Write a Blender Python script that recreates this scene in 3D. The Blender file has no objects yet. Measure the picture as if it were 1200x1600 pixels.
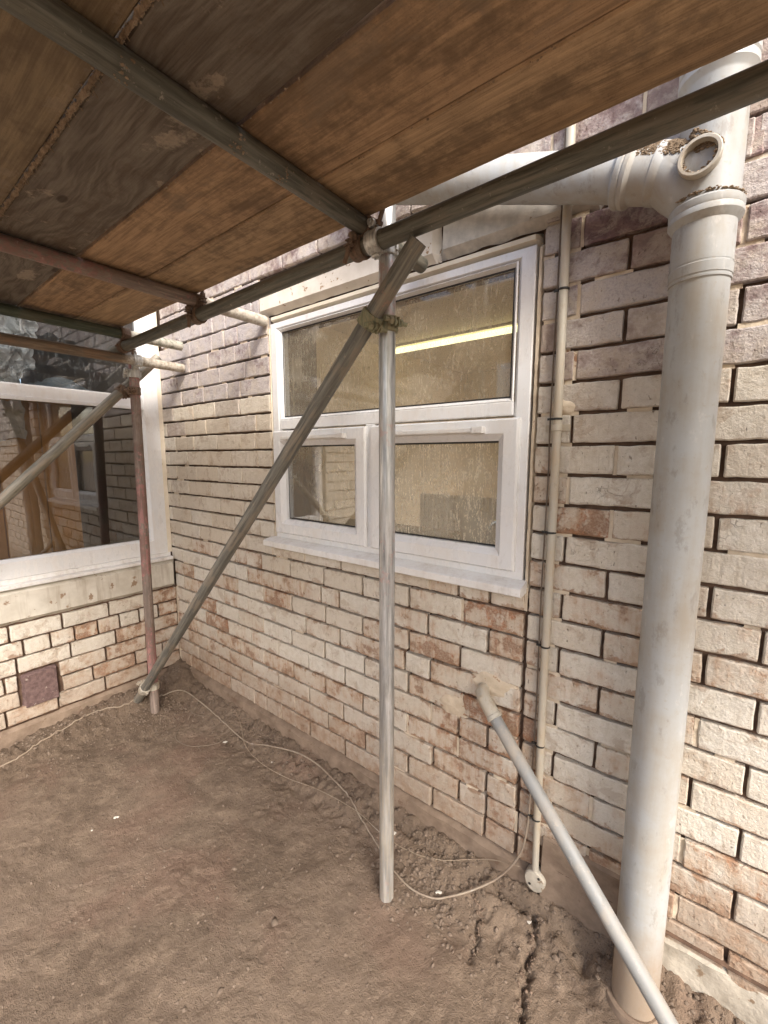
import bpy, math, random
from mathutils import Vector, Matrix, noise
PI = math.pi
rad = math.radians
S = bpy.context.scene
COL = S.collection
rng = random.Random(11)

# ------------------------------------------------------------------ camera, sky, sun, exposure
cd = bpy.data.cameras.new('camera')
cam = bpy.data.objects.new('camera', cd); COL.objects.link(cam)
CAM = Vector((2.6885, -1.2796, 1.3528))
cam.location = CAM
cam.rotation_euler = (rad(90 - 7.48), 0, rad(37.64))
cd.sensor_fit = 'HORIZONTAL'; cd.sensor_width = 36.0; cd.lens = 36 * 659 / 1200
cd.clip_start = 0.02; cd.clip_end = 500
S.camera = cam

W = bpy.data.worlds.new('World'); S.world = W; W.use_nodes = True
wn = W.node_tree.nodes; wl = W.node_tree.links; wn.clear()
SUN_EL, SUN_AZ = 42.0, 122.0          # azimuth: clockwise from +y
sky = wn.new('ShaderNodeTexSky'); sky.sky_type = 'NISHITA'; sky.sun_disc = False
sky.sun_elevation = rad(SUN_EL); sky.sun_rotation = rad(SUN_AZ)
sky.air_density = 1.0; sky.dust_density = 4.0; sky.ozone_density = 1.0
bg = wn.new('ShaderNodeBackground'); bg.inputs['Strength'].default_value = 0.15
wo = wn.new('ShaderNodeOutputWorld')
wl.new(sky.outputs[0], bg.inputs[0]); wl.new(bg.outputs[0], wo.inputs[0])

sd = bpy.data.lights.new('sun', 'SUN'); sd.energy = 1.6; sd.angle = rad(14); sd.color = (1.0, 0.975, 0.93)
sun = bpy.data.objects.new('sun', sd); COL.objects.link(sun)
_d = Vector((math.sin(rad(SUN_AZ)) * math.cos(rad(SUN_EL)), math.cos(rad(SUN_AZ)) * math.cos(rad(SUN_EL)), math.sin(rad(SUN_EL))))
sun.rotation_euler = _d.to_track_quat('Z', 'Y').to_euler()
sun.location = (3, -4, 5)

S.view_settings.view_transform = 'Standard'; S.view_settings.look = 'None'
S.view_settings.gamma = 1; S.view_settings.use_curve_mapping = False
S.view_settings.exposure = 1.30
S.cycles.max_bounces = 8; S.cycles.diffuse_bounces = 5; S.cycles.transparent_max_bounces = 12
S.cycles.caustics_reflective = False; S.cycles.caustics_refractive = False

# ------------------------------------------------------------------ material helpers
class N:
    """small wrapper for building node trees"""
    def __init__(s, name):
        s.m = bpy.data.materials.new(name); s.m.use_nodes = True
        s.t = s.m.node_tree; s.t.nodes.clear()
        s.out = s.n('ShaderNodeOutputMaterial')
        s._pos = None
    def n(s, k): return s.t.nodes.new(k)
    def l(s, a, b): s.t.links.new(a, b)
    def put(s, sock, v):
        if isinstance(v, bpy.types.NodeSocket): s.l(v, sock)
        else: sock.default_value = (*v, 1) if isinstance(v, tuple) and len(v) == 3 and sock.type == 'RGBA' else v
    @property
    def pos(s):
        if s._pos is None: s._pos = s.n('ShaderNodeNewGeometry').outputs['Position']
        return s._pos
    def obj(s): return s.n('ShaderNodeTexCoord').outputs['Object']
    def scale(s, v, sc, off=(0, 0, 0)):
        m = s.n('ShaderNodeMapping'); m.inputs['Scale'].default_value = sc; m.inputs['Location'].default_value = off
        s.l(v, m.inputs['Vector']); return m.outputs[0]
    def rot(s, v, r):
        m = s.n('ShaderNodeMapping'); m.inputs['Rotation'].default_value = r; s.l(v, m.inputs['Vector']); return m.outputs[0]
    def noise(s, sc, det=4, rough=.55, vec=None, dist=0.0):
        k = s.n('ShaderNodeTexNoise'); k.inputs['Scale'].default_value = sc; k.inputs['Detail'].default_value = det
        k.inputs['Roughness'].default_value = rough; k.inputs['Distortion'].default_value = dist
        s.l(vec if vec is not None else s.pos, k.inputs['Vector']); return k.outputs[0]
    def voro(s, sc, feature='F1', vec=None, out='Distance'):
        k = s.n('ShaderNodeTexVoronoi'); k.feature = feature; k.inputs['Scale'].default_value = sc
        s.l(vec if vec is not None else s.pos, k.inputs['Vector']); return k.outputs[out]
    def ramp(s, v, a, b, c=0.0, d=1.0):
        k = s.n('ShaderNodeMapRange'); k.interpolation_type = 'SMOOTHSTEP'
        s.l(v, k.inputs[0])
        for i, q in zip((1, 2, 3, 4), (a, b, c, d)): s.put(k.inputs[i], q)
        return k.outputs[0]
    def mth(s, op, a, b=0.0, c=0.0):
        k = s.n('ShaderNodeMath'); k.operation = op
        s.put(k.inputs[0], a); s.put(k.inputs[1], b); s.put(k.inputs[2], c); return k.outputs[0]
    def mix(s, f, a, b, blend='MIX'):
        k = s.n('ShaderNodeMix'); k.data_type = 'RGBA'; k.blend_type = blend
        s.put(k.inputs[0], f); s.put(k.inputs[6], a); s.put(k.inputs[7], b); return k.outputs[2]
    def sep(s, v):
        k = s.n('ShaderNodeSeparateXYZ'); s.l(v, k.inputs[0]); return k.outputs
    def info(s):
        k = s.n('ShaderNodeObjectInfo'); return k.outputs
    def bump(s, h, dist=.002, strength=1.0, nrm=None):
        k = s.n('ShaderNodeBump'); k.inputs['Distance'].default_value = dist; k.inputs['Strength'].default_value = strength
        s.l(h, k.inputs['Height'])
        if nrm is not None: s.l(nrm, k.inputs['Normal'])
        return k.outputs[0]
    def done(s, col, rough=.8, nrm=None, metal=0.0, spec=.5, emit=None, estr=0.0):
        b = s.n('ShaderNodeBsdfPrincipled')
        s.put(b.inputs['Base Color'], col); s.put(b.inputs['Roughness'], rough); s.put(b.inputs['Metallic'], metal)
        s.put(b.inputs['Specular IOR Level'], spec)
        if nrm is not None: s.l(nrm, b.inputs['Normal'])
        if emit: s.put(b.inputs['Emission Color'], emit); b.inputs['Emission Strength'].default_value = estr
        s.l(b.outputs[0], s.out.inputs[0]); return s.m
M = {}

def mat_brick():
    # object colour: r = how far the paint has come off, g = unpainted purple brick, b = tint, a unused
    m = N('painted_brick')
    oc = m.n('ShaderNodeSeparateColor'); inf = m.info(); m.l(inf['Color'], oc.inputs[0])
    peel, purp, tint = oc.outputs[0], oc.outputs[1], oc.outputs[2]
    off = m.n('ShaderNodeVectorMath'); off.operation = 'ADD'
    cmb = m.n('ShaderNodeCombineXYZ'); m.put(cmb.inputs[0], m.mth('MULTIPLY', inf['Random'], 37.0)); m.put(cmb.inputs[2], m.mth('MULTIPLY', inf['Random'], 19.0))
    m.l(m.pos, off.inputs[0]); m.l(cmb.outputs[0], off.inputs[1]); p = off.outputs[0]
    n1 = m.noise(9, 6, .6, p); n2 = m.noise(38, 6, .65, p); n3 = m.noise(160, 4, .6, p); nb = m.noise(3, 3, .5)
    streak = m.noise(60, 4, .6, m.scale(p, (1, 1, .12))); grain = m.noise(420, 3, .7, p); film = m.noise(14, 6, .7, p, .6)
    # paint
    cream = m.mix(m.ramp(n2, .3, .7), (.60, .545, .455), (.71, .665, .585))
    cream = m.mix(tint, cream, m.mix(n1, (.50, .415, .32), (.64, .56, .45)))
    cream = m.mix(m.mth('MULTIPLY', m.ramp(streak, .52, .75), .35), cream, (.42, .34, .25))
    cream = m.mix(m.mth('MULTIPLY', m.ramp(film, .54, .61), .38), cream, (.36, .25, .165))
    cream = m.mix(m.mth('MULTIPLY', m.ramp(grain, .52, .68), .35), cream, (.33, .26, .19))
    # worn, stained arrises: brick-local coordinates
    ob = m.sep(m.obj()); al = inf['Alpha']
    ez = m.mth('MULTIPLY', m.mth('ABSOLUTE', ob[2]), 1 / .040)
    lowz = m.mth('MULTIPLY', ob[2], -1 / .040)
    wn2 = m.mth('ADD', m.mth('MULTIPLY', film, .9), m.mth('MULTIPLY', n2, .5))
    worn = m.mth('MULTIPLY', m.ramp(m.mth('ADD', m.mth('MULTIPLY', m.mth('MAXIMUM', lowz, m.mth('MULTIPLY', ez, .75)), .42), wn2), 1.0, 1.10), al)
    cream = m.mix(m.mth('MULTIPLY', worn, m.mth('MULTIPLY_ADD', peel, 1.1, .16)), cream, m.mix(n1, (.33, .18, .10), (.22, .15, .105)))
    # bare brick
    red = m.mix(m.ramp(n2, .3, .7), (.20, .085, .05), (.44, .19, .085))
    red = m.mix(m.ramp(n1, .45, .6), red, (.28, .17, .11))
    pm = m.mth('ADD', m.mth('MULTIPLY', n1, .75), m.mth('MULTIPLY', n2, .30))
    thr = m.mth('SUBTRACT', .81, m.mth('MULTIPLY', peel, .36))
    pmask = m.ramp(pm, m.mth('SUBTRACT', thr, .03), m.mth('ADD', thr, .04))
    halo = m.ramp(pm, m.mth('SUBTRACT', thr, .17), thr)
    col = m.mix(m.mth('MULTIPLY', halo, m.mth('MULTIPLY_ADD', m.ramp(streak, .4, .6), .35, .30)), cream, (.43, .27, .165))
    col = m.mix(m.mth('MULTIPLY', pmask, m.mth('MULTIPLY_ADD', m.ramp(n3, .35, .6), .45, .5)), col, red)
    # unpainted, dusty purple
    pb = m.mix(m.ramp(n2, .3, .7), (.15, .095, .098), (.26, .175, .17))
    wash = m.mix(m.ramp(n3, .3, .7), (.40, .365, .36), (.60, .55, .52))
    wm = m.ramp(m.mth('ADD', m.mth('MULTIPLY', n1, .6), m.mth('ADD', m.mth('MULTIPLY', n2, .5), m.mth('MULTIPLY', tint, -.26))), .29, .50)
    pcol = m.mix(m.mth('MULTIPLY', wm, .88), pb, wash)
    pcol = m.mix(m.mth('MULTIPLY', m.ramp(film, .45, .62), .6), pcol, (.52, .455, .38))
    pcol = m.mix(m.mth('MULTIPLY', m.ramp(n3, .55, .72), .5), pcol, (.14, .10, .10))
    col = m.mix(purp, col, pcol)
    # ground splash
    z = m.sep(m.pos)[2]
    dirt = m.ramp(m.mth('ADD', z, m.mth('MULTIPLY', nb, -.35)), -.16, .22, 1, 0)
    col = m.mix(m.mth('MULTIPLY', dirt, m.mth('MULTIPLY_ADD', n2, .9, .15)), col, (.27, .18, .12))
    # pits and hair cracks
    pit = m.ramp(m.noise(120, 3, .6, m.scale(p, (1, 1, .55))), .66, .72)
    wv = m.n('ShaderNodeVectorMath'); wv.operation = 'ADD'; nv = m.n('ShaderNodeTexNoise'); nv.inputs['Scale'].default_value = 25; m.l(p, nv.inputs['Vector'])
    sc = m.n('ShaderNodeVectorMath'); sc.operation = 'SCALE'; m.l(nv.outputs[1], sc.inputs[0]); sc.inputs[3].default_value = .09
    m.l(p, wv.inputs[0]); m.l(sc.outputs[0], wv.inputs[1])
    ed = m.voro(19, 'DISTANCE_TO_EDGE', wv.outputs[0])
    crk = m.mth('MULTIPLY', m.ramp(ed, .0, .012, 1, 0), m.ramp(m.noise(7, 2, .5, p), .58, .66))
    dk = m.mth('MAXIMUM', m.mth('MULTIPLY', pit, .55), m.mth('MULTIPLY', crk, .4))
    col = m.mix(dk, col, (.17, .11, .07))
    h = m.mth('ADD', m.mth('MULTIPLY', n2, .8), m.mth('MULTIPLY', n3, .28))
    h = m.mth('ADD', m.mth('ADD', h, m.mth('MULTIPLY', grain, .14)), m.mth('MULTIPLY', streak, .3))
    h = m.mth('SUBTRACT', h, m.mth('MULTIPLY', m.mth('MAXIMUM', crk, pit), .5))
    h = m.mth('SUBTRACT', h, m.mth('MULTIPLY', pmask, .35))
    return m.done(col, .82, m.bump(h, .009, .9), spec=.3)
M['brick'] = mat_brick()

def mat_plain(name, c1, c2, sc=20, rough=.8, bd=.003, spots=None, spotc=None, spott=.6, streak=0, dirtc=None, spec=.4):
    m = N(name)
    a = m.noise(sc, 5, .6); b = m.noise(sc * 5, 4, .6)
    col = m.mix(m.ramp(a, .3, .7), c1, c2)
    if streak:
        k = m.noise(sc * 3, 4, .6, m.scale(m.pos, (1, 1, .08)))
        col = m.mix(m.mth('MULTIPLY', m.ramp(k, .5, .72), streak), col, dirtc)
    if spots:
        k = m.mth('ADD', m.mth('MULTIPLY', m.noise(spots, 5, .65), .8), m.mth('MULTIPLY', b, .2))
        col = m.mix(m.ramp(k, spott, spott + .04), col, spotc)
    h = m.mth('ADD', a, m.mth('MULTIPLY', b, .5))
    return m.done(col, rough, m.bump(h, bd, .7), spec=spec)

M['mortar'] = mat_plain('raked_mortar', (.075, .046, .031), (.155, .095, .063), 25, .95, .004)
M['smear'] = mat_plain('painted_mortar', (.50, .41, .30), (.66, .56, .43), 16, .85, .006, 12, (.30, .17, .10), .60)
M['lintel'] = mat_plain('painted_concrete', (.40, .37, .33), (.55, .51, .45), 30, .85, .003, 22, (.24, .17, .11), .62)
M['lintel_dirty'] = mat_plain('spattered_paint', (.60, .54, .46), (.70, .64, .56), 14, .8, .002, 26, (.30, .19, .10), .60)
M['cill'] = mat_plain('painted_cill', (.50, .455, .38), (.64, .60, .52), 9, .8, .004, 14, (.30, .21, .14), .585, .7, (.36, .30, .23))
M['plinth'] = mat_plain('dusty_render', (.17, .12, .085), (.27, .20, .145), 14, .92, .006, 9, (.17, .11, .075), .60)
M['plinth_pale'] = mat_plain('cracked_pale_render', (.34, .30, .24), (.50, .45, .37), 13, .88, .008, 10, (.24, .17, .11), .57)
M['pebble'] = mat_plain('purple_rough_brick', (.10, .06, .055), (.17, .11, .10), 60, .9, .003, 40, (.36, .30, .26), .62)
M['timber_head'] = mat_plain('painted_head', (.66, .58, .45), (.75, .68, .56), 10, .7, .002, 12, (.45, .36, .25), .66)

def mat_pvc(name, c, dirt=.25, gl=.28, dirtc=(.42, .34, .25), low=0.0):
    m = N(name)
    a = m.noise(7, 5, .6); b = m.noise(90, 4, .6); k = m.noise(40, 4, .6, m.scale(m.pos, (1, 1, .1)))
    f = m.mth('MULTIPLY', m.ramp(m.mth('ADD', m.mth('MULTIPLY', a, .7), m.mth('MULTIPLY', k, .35)), .42, .72), dirt)
    col = m.mix(f, c, dirtc)
    col = m.mix(m.mth('MULTIPLY', m.ramp(b, .58, .72), dirt * .6), col, dirtc)
    e = m.noise(22, 6, .72, m.scale(m.pos, (1, 1, .45)))
    col = m.mix(m.mth('MULTIPLY', m.ramp(e, .56, .66), dirt * .45), col, tuple(x * .55 for x in dirtc))
    col = m.mix(m.mth('MULTIPLY', m.ramp(e, .40, .32), dirt * .35), col, (.62, .60, .56))
    if low:
        z = m.sep(m.pos)[2]
        col = m.mix(m.mth('MULTIPLY', m.ramp(m.mth('ADD', z, m.mth('MULTIPLY', a, -.25)), -.2, .1, 1, 0), low), col, (.30, .22, .15))
    return m.done(col, m.mth('MULTIPLY_ADD', f, .5, gl), m.bump(m.mth('ADD', a, m.mth('MULTIPLY', b, .25)), .0016, .7), spec=.5)
M['upvc'] = mat_pvc('white_upvc', (.74, .74, .74), .4, .22, (.60, .53, .45))
M['upvc_dirty'] = mat_pvc('white_upvc_sill', (.78, .77, .75), .45, .3, (.50, .42, .34))
M['soil'] = mat_pvc('painted_soil_pipe', (.40, .41, .405), .9, .42, (.36, .32, .26), .85)
M['waste'] = mat_pvc('grey_waste_pipe', (.235, .237, .23), .9, .5, (.38, .33, .27))
M['conduit'] = mat_pvc('cream_conduit', (.43, .40, .335), .7, .45, (.45, .34, .22))
M['cable'] = mat_pvc('dusty_cable', (.27, .215, .155), .7, .6, (.26, .18, .12))
M['cable_pale'] = mat_pvc('pale_cable', (.58, .52, .44), .8, .5, (.28, .2, .14))
M['cable_mid'] = mat_pvc('brownish_cable', (.30, .245, .185), .8, .6, (.20, .14, .10))
M['cable_dark'] = mat_pvc('dark_wire', (.16, .12, .085), .5, .6, (.10, .07, .05))
M['black'] = N('black_rubber').done((.02, .018, .016), .6)
M['seal'] = N('glazing_gasket').done((.025, .022, .02), .5)

def mat_steel(name, base, rust, amount, stripe=(.42, .36, .30), metal=.45, paint=None, pamt=0.0, rough=.45, dust=0.0, cement=0.0, bd=.0009):
    m = N(name)
    o = m.obj()
    a = m.noise(6, 5, .65); b = m.noise(55, 5, .65); lg = m.noise(9, 5, .6, m.scale(o, (12, 12, .7)))
    lf = m.noise(30, 5, .7, m.scale(o, (6, 6, .35)))
    col = m.mix(m.ramp(lg, .3, .72), tuple(x * .7 for x in base), tuple(x * 1.5 for x in base))
    col = m.mix(m.mth('MULTIPLY', m.ramp(lf, .52, .62), .45), col, tuple(x * .35 for x in base))
    pt = m.ramp(m.mth('ADD', m.mth('MULTIPLY', a, .6), m.mth('MULTIPLY', lg, .4)), .5, .56)
    if paint:
        col = m.mix(m.mth('MULTIPLY', m.ramp(m.mth('ADD', m.mth('MULTIPLY', m.noise(3, 3, .5), .6), m.mth('MULTIPLY', b, .4)), .62 - pamt * .3, .67 - pamt * .3), .85), col, paint)
    col = m.mix(m.mth('MULTIPLY', pt, amount), col, rust)
    col = m.mix(m.mth('MULTIPLY', m.ramp(b, .62, .7), .5), col, stripe)
    dm = None
    if dust:
        dm = m.mth('MULTIPLY', m.ramp(m.mth('ADD', m.sep(m.pos)[1], m.mth('MULTIPLY', b, .05)), -.31, -.27), m.mth('MULTIPLY_ADD', m.ramp(b, .35, .6), dust, .3))
    if cement:
        dm = m.mth('MULTIPLY', m.ramp(m.mth('ADD', m.sep(m.pos)[2], m.mth('MULTIPLY', a, -.8)), -.2, .4, 1, 0), m.mth('MULTIPLY_ADD', m.ramp(lf, .4, .6), cement, .2))
    if dm is not None: col = m.mix(m.mth('MINIMUM', dm, 1.0), col, m.mix(b, (.44, .40, .33), (.60, .56, .48)))
    rg = m.mth('MULTIPLY_ADD', b, .4, rough - .15)
    h = m.mth('ADD', m.mth('MULTIPLY', b, .6), lg)
    return m.done(col, rg, m.bump(h, bd, .7), metal=m.mth('MULTIPLY_ADD', pt, -metal * amount, metal))
M['galv_dark'] = mat_steel('dull_galvanised_tube', (.125, .122, .098), (.16, .13, .095), .4, (.44, .40, .34), .35, rough=.5)
M['galv_bright'] = mat_steel('bright_galvanised_tube', (.44, .445, .44), (.34, .30, .26), .35, (.55, .52, .48), .6, (.50, .36, .34), .15, .36, cement=.75)
M['galv_pale'] = mat_steel('cement_splashed_tube', (.42, .38, .31), (.24, .15, .08), .5, (.55, .48, .38), .15, rough=.7)
M['rusty'] = mat_steel('weathered_brown_tube', (.21, .165, .12), (.24, .15, .09), .6, (.42, .34, .25), .25, rough=.6, dust=.6)
M['brace_grey'] = mat_steel('weathered_grey_tube', (.175, .17, .148), (.27, .215, .155), .5, (.40, .35, .28), .3, (.32, .16, .13), .02, .5)
M['brace_brown'] = mat_steel('weathered_brace_tube', (.27, .25, .205), (.25, .18, .12), .5, (.46, .40, .30), .25, rough=.55)
M['red_tube'] = mat_steel('faded_red_tube', (.25, .20, .165), (.17, .115, .09), .6, (.46, .39, .33), .1, (.33, .165, .145), .40, .6, dust=.6)
M['red_standard'] = mat_steel('faded_red_standard', (.22, .17, .14), (.15, .10, .075), .7, (.44, .37, .31), .1, (.36, .17, .155), .40, .6)
M['green_tube'] = mat_steel('green_grey_tube', (.08, .10, .07), (.11, .09, .06), .4, (.25, .22, .17), .2, rough=.6, dust=.5)
M['coupler'] = mat_steel('coupler_steel', (.50, .50, .47), (.17, .11, .07), .25, (.40, .36, .30), .5, rough=.4, bd=.0002)
M['coupler_rust'] = mat_steel('rusty_coupler', (.17, .12, .085), (.17, .08, .04), .4, (.36, .27, .19), .3, rough=.65, bd=.0002)
M['coupler_green'] = mat_steel('green_coupler', (.24, .24, .15), (.22, .15, .09), .45, (.42, .36, .25), .2, rough=.6, bd=.0002)

def mat_board():
    # object colour: rgb = wood colour, alpha = amount of dark weathering and cement
    m = N('scaffold_board_timber')
    inf = m.info()
    o = m.n('ShaderNodeVectorMath'); o.operation = 'ADD'
    cmb = m.n('ShaderNodeCombineXYZ'); m.put(cmb.inputs[0], m.mth('MULTIPLY', inf['Random'], 50.0)); m.l(m.pos, o.inputs[0]); m.l(cmb.outputs[0], o.inputs[1])
    p = o.outputs[0]
    warp = m.noise(3.2, 3, .5, m.scale(p, (.8, 2.2, 1)))
    gx = m.n('ShaderNodeCombineXYZ'); sp = m.sep(p)
    m.put(gx.inputs[0], m.mth('MULTIPLY', sp[0], .10)); m.put(gx.inputs[1], m.mth('ADD', sp[1], m.mth('MULTIPLY', warp, m.mth('MULTIPLY_ADD', inf['Alpha'], .11, .035))))
    ring = m.noise(70, 3, .5, gx.outputs[0]); fine = m.noise(260, 4, .6, m.scale(p, (.025, 1, 1)))
    blot = m.noise(3.5, 6, .68, m.scale(p, (.32, 1.5, 1))); b2 = m.noise(22, 6, .7, p)
    k = m.n('ShaderNodeSeparateColor'); m.l(inf['Color'], k.inputs[0]); al = inf['Alpha']
    col = m.mix(m.ramp(ring, .35, .65), inf['Color'], m.mix(m.mth('MULTIPLY_ADD', al, .3, .4), inf['Color'], (.05, .03, .018)))
    col = m.mix(.32, col, m.mix(m.ramp(fine, .38, .62), m.mix(.6, inf['Color'], (.03, .02, .012)), inf['Color']))
    stain = m.ramp(m.mth('ADD', m.mth('MULTIPLY', blot, .6), m.mth('MULTIPLY', b2, .4)), .455, .60)
    col = m.mix(m.mth('MULTIPLY', stain, .6), col, (.085, .055, .032))
    col = m.mix(m.mth('MULTIPLY', m.ramp(m.noise(300, 3, .7, p), .55, .7), .3), col, (.06, .04, .025))
    # knots
    kd = m.voro(2.3, 'F1', m.scale(p, (1, 2.1, .01)))
    kn = m.ramp(m.mth('ADD', kd, m.mth('MULTIPLY', b2, .02)), .050, .075, 1, 0)
    col = m.mix(m.mth('MULTIPLY', kn, .75), col, (.035, .02, .012))
    # cement splashes on the weathered boards
    cem = m.mth('MULTIPLY', m.ramp(m.mth('ADD', m.mth('MULTIPLY', m.noise(5, 3, .5, m.scale(p, (.6, 1.6, 1))), .6), m.mth('MULTIPLY', b2, .4)), .555, .60), al)
    col = m.mix(m.mth('MULTIPLY', cem, m.mth('MULTIPLY_ADD', m.noise(120, 3, .6, p), .8, .15)), col, (.40, .33, .25))
    h = m.mth('ADD', m.mth('MULTIPLY', ring, m.mth('MULTIPLY_ADD', al, .9, .15)), m.mth('MULTIPLY', fine, .35))
    h = m.mth('ADD', h, m.mth('MULTIPLY', cem, .6))
    return m.done(col, .78, m.bump(h, .0028, .8), spec=.3)
M['board'] = mat_board()

def mat_ground():
    m = N('trampled_dirt')
    a = m.noise(2.2, 5, .6); b = m.noise(14, 6, .68); c = m.noise(75, 5, .7); d = m.noise(300, 3, .6)
    col = m.mix(m.ramp(a, .35, .65), (.130, .094, .067), (.188, .139, .102))
    col = m.mix(m.ramp(b, .42, .7), col, (.225, .167, .12))
    red = m.ramp(m.noise(3.7, 3, .5, m.scale(m.pos, (1, 1, 1), (5, 3, 0))), .5, .7)
    col = m.mix(m.mth('MULTIPLY', red, .45), col, (.20, .125, .092))
    dk = m.ramp(m.mth('ADD', m.mth('MULTIPLY', b, .55), m.mth('MULTIPLY', m.noise(5, 4, .6, m.scale(m.pos, (1, 1, 1), (9, 0, 0))), .45)), .56, .66)
    col = m.mix(m.mth('MULTIPLY', dk, .5), col, (.085, .06, .044))
    col = m.mix(m.ramp(c, .62, .70), col, (.30, .235, .175))
    col = m.mix(m.mth('MULTIPLY', m.ramp(d, .55, .68), .25), col, (.11, .08, .06))
    col = m.mix(m.mth('MULTIPLY', m.ramp(m.sep(m.pos)[0], 1.3, 2.6), .28), col, (.30, .22, .155))
    left_dk = m.ramp(m.mth('ADD', m.sep(m.pos)[0], m.mth('MULTIPLY', b, .5)), .25, .85, 1, 0)  # dirt colour gets darker towards the left wall
    col = m.mix(m.mth('MULTIPLY', left_dk, .45), col, (.085, .058, .038))
    col = m.mix(m.mth('MULTIPLY', m.ramp(c, .34, .42, 1, 0), .6), col, (.07, .05, .035))
    h = m.mth('ADD', m.mth('MULTIPLY', b, 1.0), m.mth('ADD', m.mth('MULTIPLY', c, .75), m.mth('MULTIPLY', d, .2)))
    return m.done(col, .96, m.bump(h, .013, .9), spec=.2)
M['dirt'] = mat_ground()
M['crumb'] = mat_plain('mortar_crumbs', (.17, .12, .075), (.33, .25, .17), 60, .95, .002)
M['crumb_dark'] = mat_plain('dark_crumbs', (.09, .06, .04), (.2, .14, .1), 60, .95, .002)
M['clod'] = mat_plain('dirt_clods', (.12, .088, .063), (.20, .15, .112), 60, .95, .002)
M['flake'] = N('paint_flake').done((.60, .56, .49), .7)

def mat_glass(name, mist, streak, tint=(1, 1, 1), refl=1.0, mistc=(.74, .66, .51)):
    m = N(name)
    tr = m.n('ShaderNodeBsdfTransparent'); tr.inputs[0].default_value = (*tint, 1)
    gl = m.n('ShaderNodeBsdfGlossy'); gl.inputs['Roughness'].default_value = .012
    fr = m.n('ShaderNodeFresnel'); fr.inputs[0].default_value = 1.5
    wob = m.bump(m.noise(4, 2, .4), .0015, .35); m.l(wob, gl.inputs['Normal'])
    f = m.mth('MINIMUM', m.mth('MULTIPLY', fr.outputs[0], 2.0 * refl), .95)
    mx = m.n('ShaderNodeMixShader'); m.l(f, mx.inputs[0]); m.l(tr.outputs[0], mx.inputs[1]); m.l(gl.outputs[0], mx.inputs[2])
    dif = m.n('ShaderNodeBsdfDiffuse'); m.put(dif.inputs[0], mistc)
    trl = m.n('ShaderNodeBsdfTranslucent'); m.put(trl.inputs[0], mistc)
    dm = m.n('ShaderNodeMixShader'); dm.inputs[0].default_value = .5; m.l(dif.outputs[0], dm.inputs[1]); m.l(trl.outputs[0], dm.inputs[2])
    st = m.noise(130, 5, .7, m.scale(m.pos, (1, 1, .22))); sp = m.noise(300, 3, .6, m.scale(m.pos, (1, 1, .45)))
    run = m.ramp(m.noise(60, 2, .5, m.scale(m.pos, (1, 1, .03))), .69, .72)
    big = m.noise(4, 4, .6)
    k = m.mth('MULTIPLY', m.ramp(m.mth('ADD', m.mth('MULTIPLY', st, .6), m.mth('MULTIPLY', sp, .4)), .50, .62), streak)
    k = m.mth('MULTIPLY', k, m.ramp(big, .3, .6, .35, 1))
    k = m.mth('ADD', k, m.mth('MULTIPLY', run, streak * .35))
    k = m.mth('ADD', m.mth('MULTIPLY', m.ramp(big, .35, .7, .55, 1), mist), k)
    k = m.mth('MINIMUM', k, .9)
    o = m.n('ShaderNodeMixShader'); m.l(k, o.inputs[0]); m.l(mx.outputs[0], o.inputs[1]); m.l(dm.outputs[0], o.inputs[2])
    m.l(o.outputs[0], m.out.inputs[0]); return m.m
M['glass_wet'] = mat_glass('misted_glass', .42, .30)
M['glass_drip'] = mat_glass('dripping_glass', .45, .85, mistc=(.88, .81, .66))
M['glass_clear'] = mat_glass('clear_glass', .40, .10, (1, 1, 1), 2.2)
M['glass_dark'] = mat_glass('big_window_glass', .02, .012, (.9, .9, .88), 2.6)
M['glass_top'] = mat_glass('big_window_top_glass', .04, .22, (.95, .97, 1), 1.8, (.5, .52, .52))

M['kitchen'] = mat_plain('kitchen_wall', (.72, .61, .43), (.78, .67, .49), 3, .8, .001)
M['kitchen_ceiling'] = mat_plain('kitchen_ceiling', (.68, .60, .47), (.72, .65, .52), 3, .8, .001)
M['tube'] = N('fluorescent_tube').done((1, .9, .6), .4, emit=(1.0, .94, .50), estr=1.0)
M['white'] = N('white_enamel').done((.62, .58, .48), .35)
M['chrome'] = N('chrome').done((.75, .72, .65), .12, metal=1.0)
M['unit'] = N('kitchen_unit').done((.40, .33, .22), .5)
M['room'] = mat_plain('dim_room_wall', (.16, .12, .085), (.20, .15, .11), 3, .9, .001)
M['ochre'] = mat_plain('ochre_timber_panel', (.50, .24, .07), (.58, .29, .09), 6, .6, .001, None, None, .6, .35, (.22, .11, .04))
def mat_sheet(name, c, rough, metal, alpha=1.0):
    m = N(name); a = m.noise(12, 5, .6); col = m.mix(a, tuple(x * .6 for x in c), c)
    return m.done(col, rough, m.bump(m.noise(18, 5, .7, dist=.8), .02, 1.0), metal=metal)
M['foil'] = mat_sheet('silvery_plastic_sheet', (.86, .90, .86), .22, .25)
M['bluesheet'] = mat_sheet('blue_grey_plastic', (.35, .46, .52), .35, .1)
M['clothsheet'] = mat_sheet('grubby_dust_sheet', (.66, .60, .54), .7, 0)

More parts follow.
